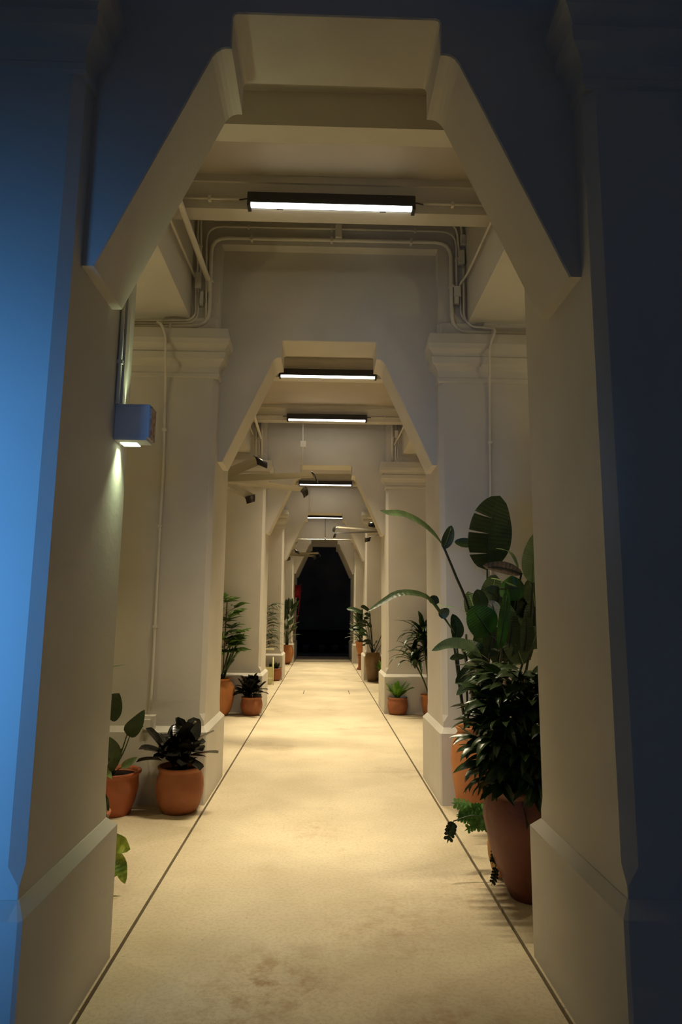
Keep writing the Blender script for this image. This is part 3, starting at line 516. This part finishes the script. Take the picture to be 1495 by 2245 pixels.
t2 = tag(tube('conduit', [(-1.033, 3.11, 2.60), (-1.033, 3.11, 3.30)], .010, M_PIPE, None, 0, 8), 'thin conduit beside the trunking above the square wall lamp', 'conduit')
box('clip', -1.046, -1.018, 3.10, 3.12, 2.80, 2.82, M_PIPE, t2)

# ------------------------------------------------------------------ big ceiling fans
def blade_meshes():
    L0, L1 = .16, 1.40; n = 8; v = []; f = []
    for i in range(n + 1):
        x = L0 + (L1 - L0) * i / n; wd = .085 + .01 * (1 - i / n); pit = math.radians(-20 + 6 * i / n); tk = .008
        prof = [(-1, 0), (-.4, 1), (.4, .8), (1, 0), (.4, -.4), (-.4, -.5)]
        for a, b_ in prof:
            yy = a * wd; zz = b_ * tk + (1 - a * a) * .012
            v.append((x, yy * math.cos(pit) - zz * math.sin(pit), yy * math.sin(pit) + zz * math.cos(pit)))
    for i in range(n):
        for k in range(6):
            k2 = (k + 1) % 6; f.append((i * 6 + k, i * 6 + k2, (i + 1) * 6 + k2, (i + 1) * 6 + k))
    f.append(tuple(range(5, -1, -1))); f.append(tuple(range(n * 6, n * 6 + 6)))
    b = mesh('blade', v, f, M_BLADE, None, False)
    # winglet: curls over the tip and down
    v = []; f = []; pit = math.radians(-14); m_ = 7
    for i in range(m_ + 1):
        q = i / m_; a = q * PI * .5; x = 1.395 + .07 * math.sin(a) ; z = -.11 * (1 - math.cos(a)); wd = .092 * (1 - .25 * q)
        for sgn, dz in ((-1, 0), (1, 0), (1, -.006), (-1, -.006)):
            yy = sgn * wd; nx, nz = math.sin(a) * dz, math.cos(a) * dz
            v.append((x + nx, yy * math.cos(pit), yy * math.sin(pit) + z + .010 + nz))
    for i in range(m_):
        for k in range(4):
            k2 = (k + 1) % 4; f.append((i * 4 + k, i * 4 + k2, (i + 1) * 4 + k2, (i + 1) * 4 + k))
    f.append((3, 2, 1, 0)); f.append(tuple(range(m_ * 4, m_ * 4 + 4)))
    w_ = mesh('winglet', v, f, M_WINGLET, None, True)
    bd, wd_ = b.data, w_.data; bpy.data.objects.remove(b); bpy.data.objects.remove(w_); return bd, wd_
BD, WD = blade_meshes()
def fan(x, y, z, ph, label):
    t = thing('ceiling_fan', label, 'fan', (x, y, z), 0, 'large eight-bladed ceiling fans')
    lathe('hub', [(0, -.07), (.10, -.065), (.15, -.03), (.165, .02), (.15, .06), (.08, .10), (.05, .12)], M_CHROME, t, 28)
    lathe('motor', [(.05, .12), (.09, .13), (.09, .26), (.05, .28), (.02, .28)], M_DARK, t, 24)
    tube('down_rod', [(0, 0, .27), (0, 0, ZA - z)], .018, M_DARK, t, 0, 10)
    lathe('ceiling_cup', [(.06, ZA - z), (.05, ZA - z - .07), (.018, ZA - z - .09)], M_DARK, t, 20)
    for k in range(8):
        b = bpy.data.objects.new('blade', BD); link(b, t); b.rotation_euler = (0, 0, math.radians(ph + 45 * k))
        wl = bpy.data.objects.new('winglet', WD); link(wl, b)
        a = math.radians(ph + 45 * k)
fan(-1.55, 9.11, 3.47, -58.5, 'large grey ceiling fan nearest the viewer, jutting out behind the second left pillar')
fan(1.55, 14.65, 3.47, 110.5, 'large grey ceiling fan on the right side beyond the third arch')
fan(-1.55, 20.6, 3.47, 76, 'large grey ceiling fan farthest away on the left beyond the fourth arch')

# hanging rail before the fifth arch
t = thing('hanging_rail', 'pale horizontal rail hung on a thin rod below the farthest light', 'rail', (0.02, 22.66, 4.162))
tube('bar', [(-1.34, 0, 0), (1.30, 0, 0)], .022, M_PIPE, t, 0, 8)
tube('rod', [(0, 0, 0), (0, 0, .738)], .011, M_DARK, t, 0, 8); lathe('coupling', [(.0, -.03), (.03, -.03), (.03, .05), (.012, .07)], M_DARK, t, 12)

# fire hose reel
t = thing('fire_hose_reel', 'red fire hose reel on a pipe riser at the far left', 'hose reel', (-1.20, 24.4, 0))
tube('riser', [(0, 0, 0), (0, 0, 3.0)], .03, M_PIPE, t, 0, 10)
tube('swing_arm', [(0, 0, 2.44), (.40, 0, 2.44)], .022, M_RED, t, 0, 8)
def drum(name, prof, M, par, z):
    o = lathe(name, prof, M, par, 28); o.rotation_euler = (0, PI / 2, 0); o.location = (0, 0, z); return o
drum('flange', [(0, .145), (.265, .145), (.275, .155), (.265, .165), (0, .165)], M_RED, t, 2.44)
drum('flange', [(0, .335), (.265, .335), (.275, .345), (.265, .355), (0, .355)], M_RED, t, 2.44)
M_HOSE = mat('red_hose', (.30, .008, .016), .5, .4, .2, 20)
pts = []
for k in range(9 * 14 + 1):
    a = 2 * PI * k / 14; pts.append((.172 + .155 * (k / 126), .215 * math.cos(a), 2.44 + .215 * math.sin(a)))
tube('coiled_hose', pts, .017, M_HOSE, t, 0, 6)
tube('loose_hose', [(.335, -.20, 2.42), (.33, -.22, 2.1), (.30, -.22, 1.7), (.22, -.20, 1.25), (.12, -.18, .9), (.06, -.12, .75), (.03, -.05, .9)], .016, M_HOSE, t, .2, 8)
o = box('alarm_box', -1.235, -1.10, 24.24, 24.36, 2.78, 2.93, M_RED, None, .01); tag(o, 'small red alarm box above the fire hose reel', 'alarm')
box('back_plate', -1.25, -1.09, 24.36, 24.372, 2.74, 2.97, M_PIPE, o); lathe('push_button', [(.03, 0), (.03, .012), (0, .016)], M_PIPE, o, 12, loc=(-1.168, 24.235, 2.855)).rotation_euler = (PI / 2, 0, 0)

# ------------------------------------------------------------------ potted plants
def pot_profile(kind, r, rr, h, rb):
    """outer profile, over the lip, down inside to the soil"""
    if kind == 'bowl':      # bulging pot with rolled lip
        P = [(rb, 0), (rb + (r - rb) * .55, h * .14), (r * .97, h * .38), (r, h * .55), (r * .97, h * .72), (rr * .95, h * .86), (rr * .96, h * .91), (rr * 1.02, h * .95), (rr * 1.03, h * .985), (rr, h)]
    elif kind == 'flare':   # flower pot widening to a lip
        P = [(rb, 0), (rb + (rr - rb) * .5, h * .3), (rb + (rr - rb) * .82, h * .62), (rr * .92, h * .86), (rr * .93, h * .90), (rr * 1.02, h * .94), (rr * 1.03, h * .985), (rr, h)]
    elif kind == 'jar':     # tall amphora
        P = [(rb, 0), (rb + (r - rb) * .5, h * .16), (r * .92, h * .38), (r, h * .60), (r * .97, h * .74), (r * .82, h * .88), (rr * .92, h * .93), (rr * .96, h * .955), (rr * 1.08, h * .985), (rr * 1.02, h)]
    elif kind == 'taper':   # wide shoulder running down to a narrow foot
        P = [(rb, 0), (rb + (r - rb) * .30, h * .14), (rb + (r - rb) * .62, h * .32), (r * .91, h * .52), (r, h * .70), (r * .99, h * .80), (r * .93, h * .90), (r * .91, h * .925), (rr * 1.0, h * .95), (rr * 1.03, h * .98), (rr, h)]
    else:                   # straight jar with flat lip
        P = [(rb, 0), (rb + (r - rb) * .6, h * .2), (r, h * .55), (r * .98, h * .78), (r * .90, h * .93), (rr, h * .955), (rr * 1.03, h * .985), (rr, h)]
    return P + [(rr * .90, h * .99), (rr * .86, h * .93), (rr * .84, h * .87)]
def potted(name, label, loc, kind, r, rr, h, rb, M, group=None, ribs=0, cat='potted plant'):
    t = thing(name, label, cat, (loc[0], loc[1], 0), 0, group)
    lathe('pot', pot_profile(kind, r, rr, h, rb), M, t, 48 if ribs else 36, ribs, .05, (h * .3, h * .97))
    lathe('soil', [(rr * .85, h * .885), (rr * .4, h * .91), (0, h * .92)], M_SOIL, t, 24)
    return t

def traced(t, leaves, stems, shape='ovate', ms=M_STEM, n=12, lobes=0, rib=False, **kw):
    off = Vector(t.location)
    for pts, r in stems: tube('stem', [tuple(p) for p in spline(pts, 12)], lambda u, r=r: r * (1.25 - .5 * u), ms, t, 0, 7, off)
    for pts, hw, face, col, sl in leaves:
        leaf('leaf', [Vector(p) for p in pts], hw, LM[col], t, off, shape=shape, face=face, slits=sl, n=16 if sl else n, lobes=lobes, **kw)
        if rib and hw > .045:
            C_ = spline([Vector(p) for p in pts], 10)[:9]
            tube('midrib', [tuple(p + Vector((0, -.003, 0))) for p in C_], lambda u: .006 * (1.1 - .8 * u), M_RIB if col in 'lm' else M_STEMD, t, 0, 5, off)

# --- bay one, left
def rubber(name, label, x, y, r, h, H, R, n, seed, group=None):
    rnd = random.Random(seed)
    t = potted(name, label, (x, y), 'bowl', r, r * .93, h, r * .68, M_TC, group)
    mes = [leaf_mesh('leaf', R * .92, R * .27, LM['r'], 'oblong', d, .25, 8) for d in (.15, .4, .7)]
    nst = 7
    heads = []
    for k in range(nst):
        a = 2 * PI * k / nst + .3; d = r * (.25 if k else 0); e = R * (.42 + .35 * rnd.random()) if k else 0
        top = Vector((math.cos(a) * e, math.sin(a) * e, h + H * (.30 + .22 * rnd.random()) + (.1 * H if k == 0 else 0)))
        tube('stem', [(math.cos(a) * d, math.sin(a) * d, h * .9), (math.cos(a) * (d + e) * .5, math.sin(a) * (d + e) * .5, (h + top.z) * .5), tuple(top)], .008, M_STEMD, t, .05, 6); heads.append(top)
    for k in range(n):
        hd = heads[k % nst]; f = (k // nst) / max(1, n // nst)
        yaw = k * 2.399 + rnd.uniform(-.2, .2); pitch = -.05 + f * 1.2 + rnd.uniform(-.15, .15)
        p = Vector((hd.x * .9, hd.y * .9, h + (hd.z - h) * (.35 + .65 * f)))
        put('leaf', mes[0 if f > .6 else rnd.choice((0, 1, 2))], t, p, yaw, pitch, rnd.uniform(-.4, .4), rnd.uniform(.8, 1.05) * (1 - .15 * f))
    return t
YMAX = YF[1] - .005
rubber('rubber_plant', 'bushy dark burgundy rubber plant in terracotta pot against the second left pillar', -1.185, 5.775, .195, .36, .46, .27, 50, 3)
t = potted('philodendron', 'large-leaved green plant in red flared terracotta pot, partly behind the nearest left pillar', (-1.70, 5.70), 'flare', .2, .205, .335, .135, mat('terracotta_red', (.40, .115, .045), .5, .4, .2, 7, .1, 60))
traced(t, PHIL, PHILS, 'ovate', M_STEM)
t = potted('variegated_pothos', 'yellow-green variegated plant peeping out behind the nearest left plinth', (POTHB[0], POTHB[1]), 'bowl', .19, .17, .36, .12, M_TC)
traced(t, POTH, [([(POTHB[0], POTHB[1], .33), (POTHB[0] + .12, POTHB[1] - .05, .42), (-1.3, 4.28, .36)], .005)], 'paddle', M_STEM, wave=.35)

# --- bay two, left
def fan_frond(t, base, yaw, pitch, stalk, mes, nl, spread, rnd, ms=M_STEM, droop=.0, name='frond'):
    """a palm stalk carrying a hand of strap leaflets"""
    d = Vector((math.cos(yaw) * math.cos(pitch), math.sin(yaw) * math.cos(pitch), math.sin(pitch)))
    tip = Vector(base) + d * stalk - Vector((0, 0, droop * stalk * .3))
    midp = Vector(base) + d * stalk * .5 + Vector((0, 0, stalk * .06))
    st = tube(name, [tuple(p) for p in spline([base, midp, tip], 7)], .0045, ms, t, 0, 5)
    for k in range(nl):
        a = (k / (nl - 1) - .5) * spread
        put('leaflet', rnd.choice(mes), st, tip, yaw + a, pitch * .5 - droop + .25 * math.cos(a) + rnd.uniform(-.12, .12), rnd.uniform(-.5, .5), rnd.uniform(.85, 1.1) * (1 - .12 * abs(a)))
    return st
YMAX = YF[2] - .005
t = potted('lady_palm', 'lady palm with long finger leaves in tall orange terracotta jar, behind the second left pillar', (-1.69, 11.02), 'jar', .265, .19, .58, .16, M_TCO)
rnd = random.Random(5)
mes = [leaf_mesh('leaflet', .29, .034, LM['pp'], 'strap', d, .25, 6) for d in (.2, .5, .8)]
mes2 = [leaf_mesh('leaflet', .34, .055, LM['pp'], 'lance', d, .3, 6) for d in (.3, .7)]
for k in range(22):
    a = rnd.uniform(-1.9, 1.5); z0 = (.95 + .85 * rnd.random()) if k < 16 else rnd.uniform(.85, 1.1)
    if k % 8 == 0: tube('cane', [(0.01 * k - .1, 0, .52), (.01 * k - .08, -.02, 1.2), (.01 * k - .07, 0, 1.8)], .011, M_CANE, t, .1, 6)
    hi = z0 > 1.15
    fan_frond(t, (rnd.uniform(-.08, .08), rnd.uniform(-.08, .08), z0), a, rnd.uniform(-.1, .9), rnd.uniform(.10, .22), mes if hi else mes2, 9 if hi else 5, 3.0 if hi else 1.4, rnd, droop=.10)
for k in range(9):
    a = rnd.uniform(-.7, .9); tp = (.12 + .14 * rnd.random(), rnd.uniform(-.12, .12), .85 + .25 * rnd.random())
    tube('stem', [(rnd.uniform(-.06, .08), rnd.uniform(-.06, .06), .52), (tp[0] * .6, tp[1] * .7, .75), tp], .009, M_STEM, t, .1, 6)
    put('leaf', rnd.choice(mes2), t, tp, a, rnd.uniform(.1, 1.1), 0, rnd.uniform(.7, 1.0))
rubber('rubber_plant', 'small dark rubber plant in terracotta pot before the third left pillar', -1.155, 11.07, .178, .285, .40, .24, 48, 11)

# --- bay three, left
YMAX = YF[3] - .005
t = potted('bushy_houseplant', 'low leafy green plant in small terracotta pot at the fourth left pillar', (-1.205, 16.70), 'bowl', .19, .18, .30, .13, M_TC)
rnd = random.Random(8); mes = [leaf_mesh('leaf', .15, .035, LM['d'], 'ovate', d, .3, 6) for d in (.2, .6)]
for k in range(40): put('leaf', rnd.choice(mes), t, (rnd.uniform(-.1, .1), rnd.uniform(-.1, .1), .27 + .06 * rnd.random()), k * 2.399, rnd.uniform(.1, 1.3), 0, rnd.uniform(.7, 1.1))
t = potted('slender_palm', 'slender drooping palm half hidden behind the third left pillar', (-1.52, 16.35), 'bowl', .2, .17, .36, .14, M_TC)
mes = [leaf_mesh('leaflet', .42, .013, LM['m'], 'strap', d, .3, 6) for d in (.6, 1.0, 1.4)]
tube('cane', [(0, 0, .3), (.02, 0, 1.0), (.0, 0, 1.75)], .014, M_CANE, t, .1, 6); tube('cane', [(.05, .05, .3), (.09, .04, .8), (.10, .0, 1.15)], .012, M_CANE, t, .1, 6)
for k in range(18):
    z0 = .75 + 1.0 * k / 17; fan_frond(t, (.02, 0, z0), rnd.uniform(-1.3, 1.1), rnd.uniform(.0, .6), .13 + .08 * rnd.random(), mes, 7, 1.9, rnd, droop=.35)
t = thing('folding_stand', 'pale folding metal stand leaning beside the third left pillar', 'stand', (-1.36, 15.75, 0), math.radians(8))
M_PALE = mat('pale_yellow_paint', (.72, .68, .38), .5, .4, .05, 8)
for s in (-1, 1):
    tube('leg', [(s * .20, -.14, 0), (s * .20, .02, .62)], .013, M_PALE, t, 0, 8); tube('leg', [(s * .19, .20, 0), (s * .19, .03, .60)], .012, M_PALE, t, 0, 8)
tube('top_bar', [(-.22, .025, .62), (.22, .025, .62)], .018, M_PALE, t, 0, 8); tube('lower_bar', [(-.20, -.10, .15), (.20, -.10, .15)], .011, M_PALE, t, 0, 8)
box('panel', -.18, .18, -.006, .006, 0, .40, M_PALE, t); t.children[-1].location = (0, -.085, .2); t.children[-1].rotation_euler = (math.radians(-14.5), 0, 0)

# --- bay four, left
YMAX = YF[4] - .005
t = potted('peace_lily', 'broad-leaved plant in orange round urn below the red hose reel', (-1.19, 22.2), 'jar', .225, .165, .62, .10, M_TCO)
rnd = random.Random(21); mes = [leaf_mesh('leaf', .42, .085, LM['m'], 'ovate', d, .3, 8) for d in (.3, .7)]; mesd = [leaf_mesh('leaf', .46, .10, LM['d'], 'ovate', d, .3, 8) for d in (.2, .5)]
for k in range(26):
    z0 = .8 + .95 * k / 25; a = k * 2.399; p = Vector((math.cos(a) * .05, math.sin(a) * .05, z0)); q = p + Vector((math.cos(a) * .10, math.sin(a) * .10, .08))
    if k < 14: tube('stem', [(math.cos(a) * .04, math.sin(a) * .04, .55), tuple(p), tuple(q)], .008, M_STEM, t, .05, 6)
    put('leaf', rnd.choice(mes if k < 14 else mesd), t, q, a, .35 + .9 * k / 25 + rnd.uniform(-.2, .2), rnd.uniform(-.8, .8), rnd.uniform(.7, 1.05))
put('leaf', mesd[0], t, Vector((-.05, -.08, 1.55)), -1.5, 1.4, 0, 1.25)
tube('stem', [(0, 0, .55), (.02, 0, 1.3), (.0, 0, 1.72)], .014, M_STEM, t, .1, 7)

# --- bay one, right: tall urn with bird of paradise
YMAX = YF[1] - .005
t = potted('bird_of_paradise', 'tall bird-of-paradise plant with torn paddle leaves in orange jar by the second right pillar', (1.235, 5.745), 'jar', .175, .125, .69, .10, M_TCO)
traced(t, BOP, BOPS, 'paddle', M_STEMD, 14, fold=.12, rib=True)
for k in range(7):
    a = k * 2.399; z0 = .64
    tube('stem', [(math.cos(a) * .05, math.sin(a) * .05, z0), (math.cos(a) * .12, math.sin(a) * .12 - .1, 1.0), (math.cos(a) * .2, math.sin(a) * .15 - .25, 1.45)], .010, M_STEMD, t, .2, 6)
# plain pot tucked behind the big one
t = potted('aspidistra', 'leafy plant in plain terracotta pot wedged between jar and big bowl on the right', (1.385, 5.20), 'flare', .14, .145, .44, .10, M_TC)
rnd = random.Random(31); mes = [leaf_mesh('leaf', .50, .055, LM['d'], 'lance', d, .3, 8) for d in (.4, .8)]
for k in range(26):
    a = k * 2.399; put('leaf', rnd.choice(mes), t, (math.cos(a) * .05, math.sin(a) * .05, .40), a, rnd.uniform(.7, 1.4), 0, rnd.uniform(.8, 1.2))
# lacy philodendron
t = potted('lacy_philodendron', 'lacy-leaved philodendron in ribbed ochre pot sprawling onto the right joint line', (1.135, 4.40), 'bowl', .105, .098, .325, .06, M_TCY, None, 18)
def lobed(t, pts, hw, M, off, npair=5):
    """deeply cut leaf: pinnae along the rib joined by a narrow blade"""
    C = spline([Vector(p) for p in pts], 13); V = []; F = []; UV = []
    def addp(p, h, sh, fc):
        v, f, uv = leaf_geo(p, h, sh, fc, .15, 5); b = len(V)
        V.extend([q - off for q in v]); F.extend([tuple(b + k for k in q) for q in f]); UV.extend(uv)
    addp(pts, hw * .36, 'ovate', 'cam')
    for k in range(npair):
        i = 1 + int(k * 10 / npair); c = C[i]; tt = (C[i + 1] - C[i - 1]).normalized(); s = tt.cross(Vector((.12, -1, .12))).normalized()
        for sg in (-1, 1):
            ln = hw * (1.15 - .5 * abs(k / npair - .35)); e = c + s * sg * ln * .75 + tt * ln * .5
            addp([c, c * .5 + e * .5 + tt * ln * .02, e], hw * .24, 'oblong', 'cam')
    return mesh('leaf', V, F, M, t, True, UV)
off = Vector(t.location)
for pts, r in LACYS: tube('stem', [tuple(p) for p in spline(pts, 10)], r, M_STEM, t, 0, 6, off)
for pts, hw, face, col, sl in LACY: lobed(t, pts, hw, LM[col], t and off)
# big bowl with dense glossy palm
t = potted('glossy_palm', 'dense glossy dark palm in the largest ribbed red-brown pot on the right', (1.205, 4.10), 'taper', .262, .25, .625, .12, M_TCR, None, 26)
rnd = random.Random(17)
mes = [leaf_mesh('leaflet', .225, .029, LM['p'], 'strap', d, .35, 6) for d in (.4, .8, 1.2)]
C0 = Vector((0.0, 0.02, .62))
for k in range(5):
    a = k * 1.3; tube('cane', [(math.cos(a) * .1, math.sin(a) * .1, .5), (math.cos(a) * .13, math.sin(a) * .13, .9), (math.cos(a) * .12, math.sin(a) * .12, 1.25)], .011, M_CANE, t, .1, 6)
N = 58
for k in range(N):
    u = k / (N - 1); z0 = .60 + .62 * u; a = k * 2.399 + .4; rr = .12 + .07 * math.sin(PI * min(1, u * 1.1))
    pt = .30 + .6 * u + rnd.uniform(-.25, .2)
    fan_frond(t, (math.cos(a) * .08, math.sin(a) * .08, z0), a, pt * .55, rr, mes, 5, 2.0, rnd, M_STEMD, droop=.55 - .45 * u)
# the crowded inner leaves, past counting
V = []; F = []; UV = []
for k in range(620):
    me = rnd.choice(mes); u = rnd.random(); a = rnd.uniform(0, 2 * PI); q = .04 + .19 * rnd.random()
    M4 = Matrix.Translation((math.cos(a) * q, math.sin(a) * q, .60 + .66 * u)) @ Matrix.Rotation(a + rnd.uniform(-1.3, 1.3), 4, 'Z') @ Matrix.Rotation(rnd.uniform(-.2, .8) - .4 * u, 4, 'Y') @ Matrix.Rotation(rnd.uniform(-.6, .6), 4, 'X') @ Matrix.Scale(rnd.uniform(.7, 1.0), 4)
    b_ = len(V); V.extend([M4 @ v_.co for v_ in me.vertices]); F.extend([tuple(b_ + q_ for q_ in p.vertices) for p in me.polygons]); uvd = {}
    for lp, uvv in zip(me.loops, me.uv_layers[0].data): uvd[lp.vertex_index] = tuple(uvv.uv)
    UV.extend([uvd[q_] for q_ in range(len(me.vertices))])
o = mesh('inner_foliage', V, F, LM['p'], t, True, UV); o['kind'] = 'stuff'

# --- bay two, right
YMAX = YF[2] - .005
t = potted('birds_nest_fern', "bright green bird's-nest fern in small terracotta pot before the third right pillar", (1.225, 11.225), 'bowl', .168, .16, .275, .12, M_TC)
rnd = random.Random(41); mes = [leaf_mesh('frond', .34, .042, LM['f'], 'obov', d, .3, 8, wave=.35) for d in (.35, .7)]
for k in range(17): put('frond', rnd.choice(mes), t, (math.cos(k * 2.399) * .03, math.sin(k * 2.399) * .03, .25), k * 2.399, .75 + .6 * (k / 16) + rnd.uniform(-.1, .1), rnd.uniform(-.5, .5), rnd.uniform(.8, 1.1))
t = potted('corn_plant', 'arching strap-leaved dracaena in orange flared pot beside the fern', (1.73, 11.08), 'flare', .155, .14, .34, .09, M_TCO)
rnd = random.Random(43); mes = [leaf_mesh('leaf', .66, .040, LM['d'], 'strap', d, .3, 9) for d in (1.1, 1.5, 1.9)]
for (hx, hy, hz, n_) in ((-.10, -.02, 1.22, 30), (-.24, -.05, .84, 24), (.06, .0, 1.0, 20), (-.05, -.10, 1.02, 18)):
    tube('cane', [(0, 0, .30), (hx * .4, hy, .30 + (hz - .3) * .5), (hx, hy, hz)], .013, M_STEM, t, .1, 7)
    for k in range(n_): put('leaf', rnd.choice(mes), t, (hx, hy, hz - .10 * (1 - k / n_)), k * 2.399, .25 + .9 * k / n_ + rnd.uniform(-.1, .1), 0, rnd.uniform(.75, 1.05))
tube('cane', [(.05, 0, .30), (.0, -.02, .6), (-.03, 0, .95)], .010, M_CANE, t, .1, 7)

# --- bay three, right
YMAX = YF[3] - .005
t = potted('heartleaf_plant', 'long-stalked plant in tall olive-brown glazed jar at the fourth right pillar', (1.23, 16.70), 'tall', .205, .165, .70, .13, M_OLIVE)
rnd = random.Random(51); mes = [leaf_mesh('leaf', .38, .062, LM['d'], 'oblong', d, .25, 8) for d in (.5, .9)]
for k in range(18):
    a = rnd.uniform(2.3, 4.3) if k % 4 else rnd.uniform(0, 6.28); z1 = .85 + .85 * k / 17; e = .16 + .16 * rnd.random(); tp = (math.cos(a) * e + .04, math.sin(a) * e * .5, z1)
    tube('stem', [(rnd.uniform(-.05, .08), rnd.uniform(-.05, .05), .63), (tp[0] * .6, tp[1] * .6, (z1 + .7) * .5), tp], .006, M_STEMD, t, .1, 6)
    put('leaf', rnd.choice(mes), t, tp, a, rnd.uniform(-.2, .5), rnd.choice((-1, 1)) * rnd.uniform(.5, 1.0), rnd.uniform(.8, 1.15))
t = potted('small_fern', 'small fern in terracotta pot half hidden behind the third right pillar', (1.47, 16.30), 'bowl', .13, .12, .26, .09, M_TC)
mes = [leaf_mesh('frond', .42, .04, LM['f'], 'lance', d, .3, 8, wave=.2) for d in (.3, .7)]
for k in range(14): put('frond', rnd.choice(mes), t, (math.cos(k * 2.399) * .03, math.sin(k * 2.399) * .03, .22), k * 2.399, .6 + .6 * k / 13, 0, rnd.uniform(.7, 1.05))

# --- bay four, right
YMAX = YF[4] - .005
st = thing('plant_stand', 'narrow terracotta pedestal under the far right orange pot', 'pedestal', (1.135, 20.2, 0))
lathe('column', [(.13, 0), (.13, .03), (.085, .08), (.075, .30), (.10, .40), (.12, .42), (0, .42)], M_TC, st, 24)
t = potted('spathe_lily', 'tall dense green plant in orange pot on a pedestal, far right', (1.135, 20.2), 'flare', .17, .17, .40, .08, M_TCO)
for c in t.children: c.location.z += .42
rnd = random.Random(61); mes = [leaf_mesh('leaf', .48, .05, LM['m'], 'lance', d, .3, 8) for d in (.5, 1.0)]; mesd = [leaf_mesh('leaf', .42, .085, LM['d'], 'ovate', d, .3, 8) for d in (.3, .8)]
for k in range(60):
    u = k / 59; a = k * 2.399; z0 = .78 + .75 * u
    put('leaf', rnd.choice(mes if u < .6 else mesd), t, (math.cos(a) * .05, math.sin(a) * .05, z0), a, .25 + .8 * u + rnd.uniform(-.25, .25), 0, rnd.uniform(.75, 1.1))
for k in range(6): tube('stem', [(math.cos(k) * .05, math.sin(k) * .05, .75), (math.cos(k) * .06, math.sin(k) * .06, 1.2), (math.cos(k) * .05, math.sin(k) * .05, 1.55)], .010, M_STEM, t, .1, 6)
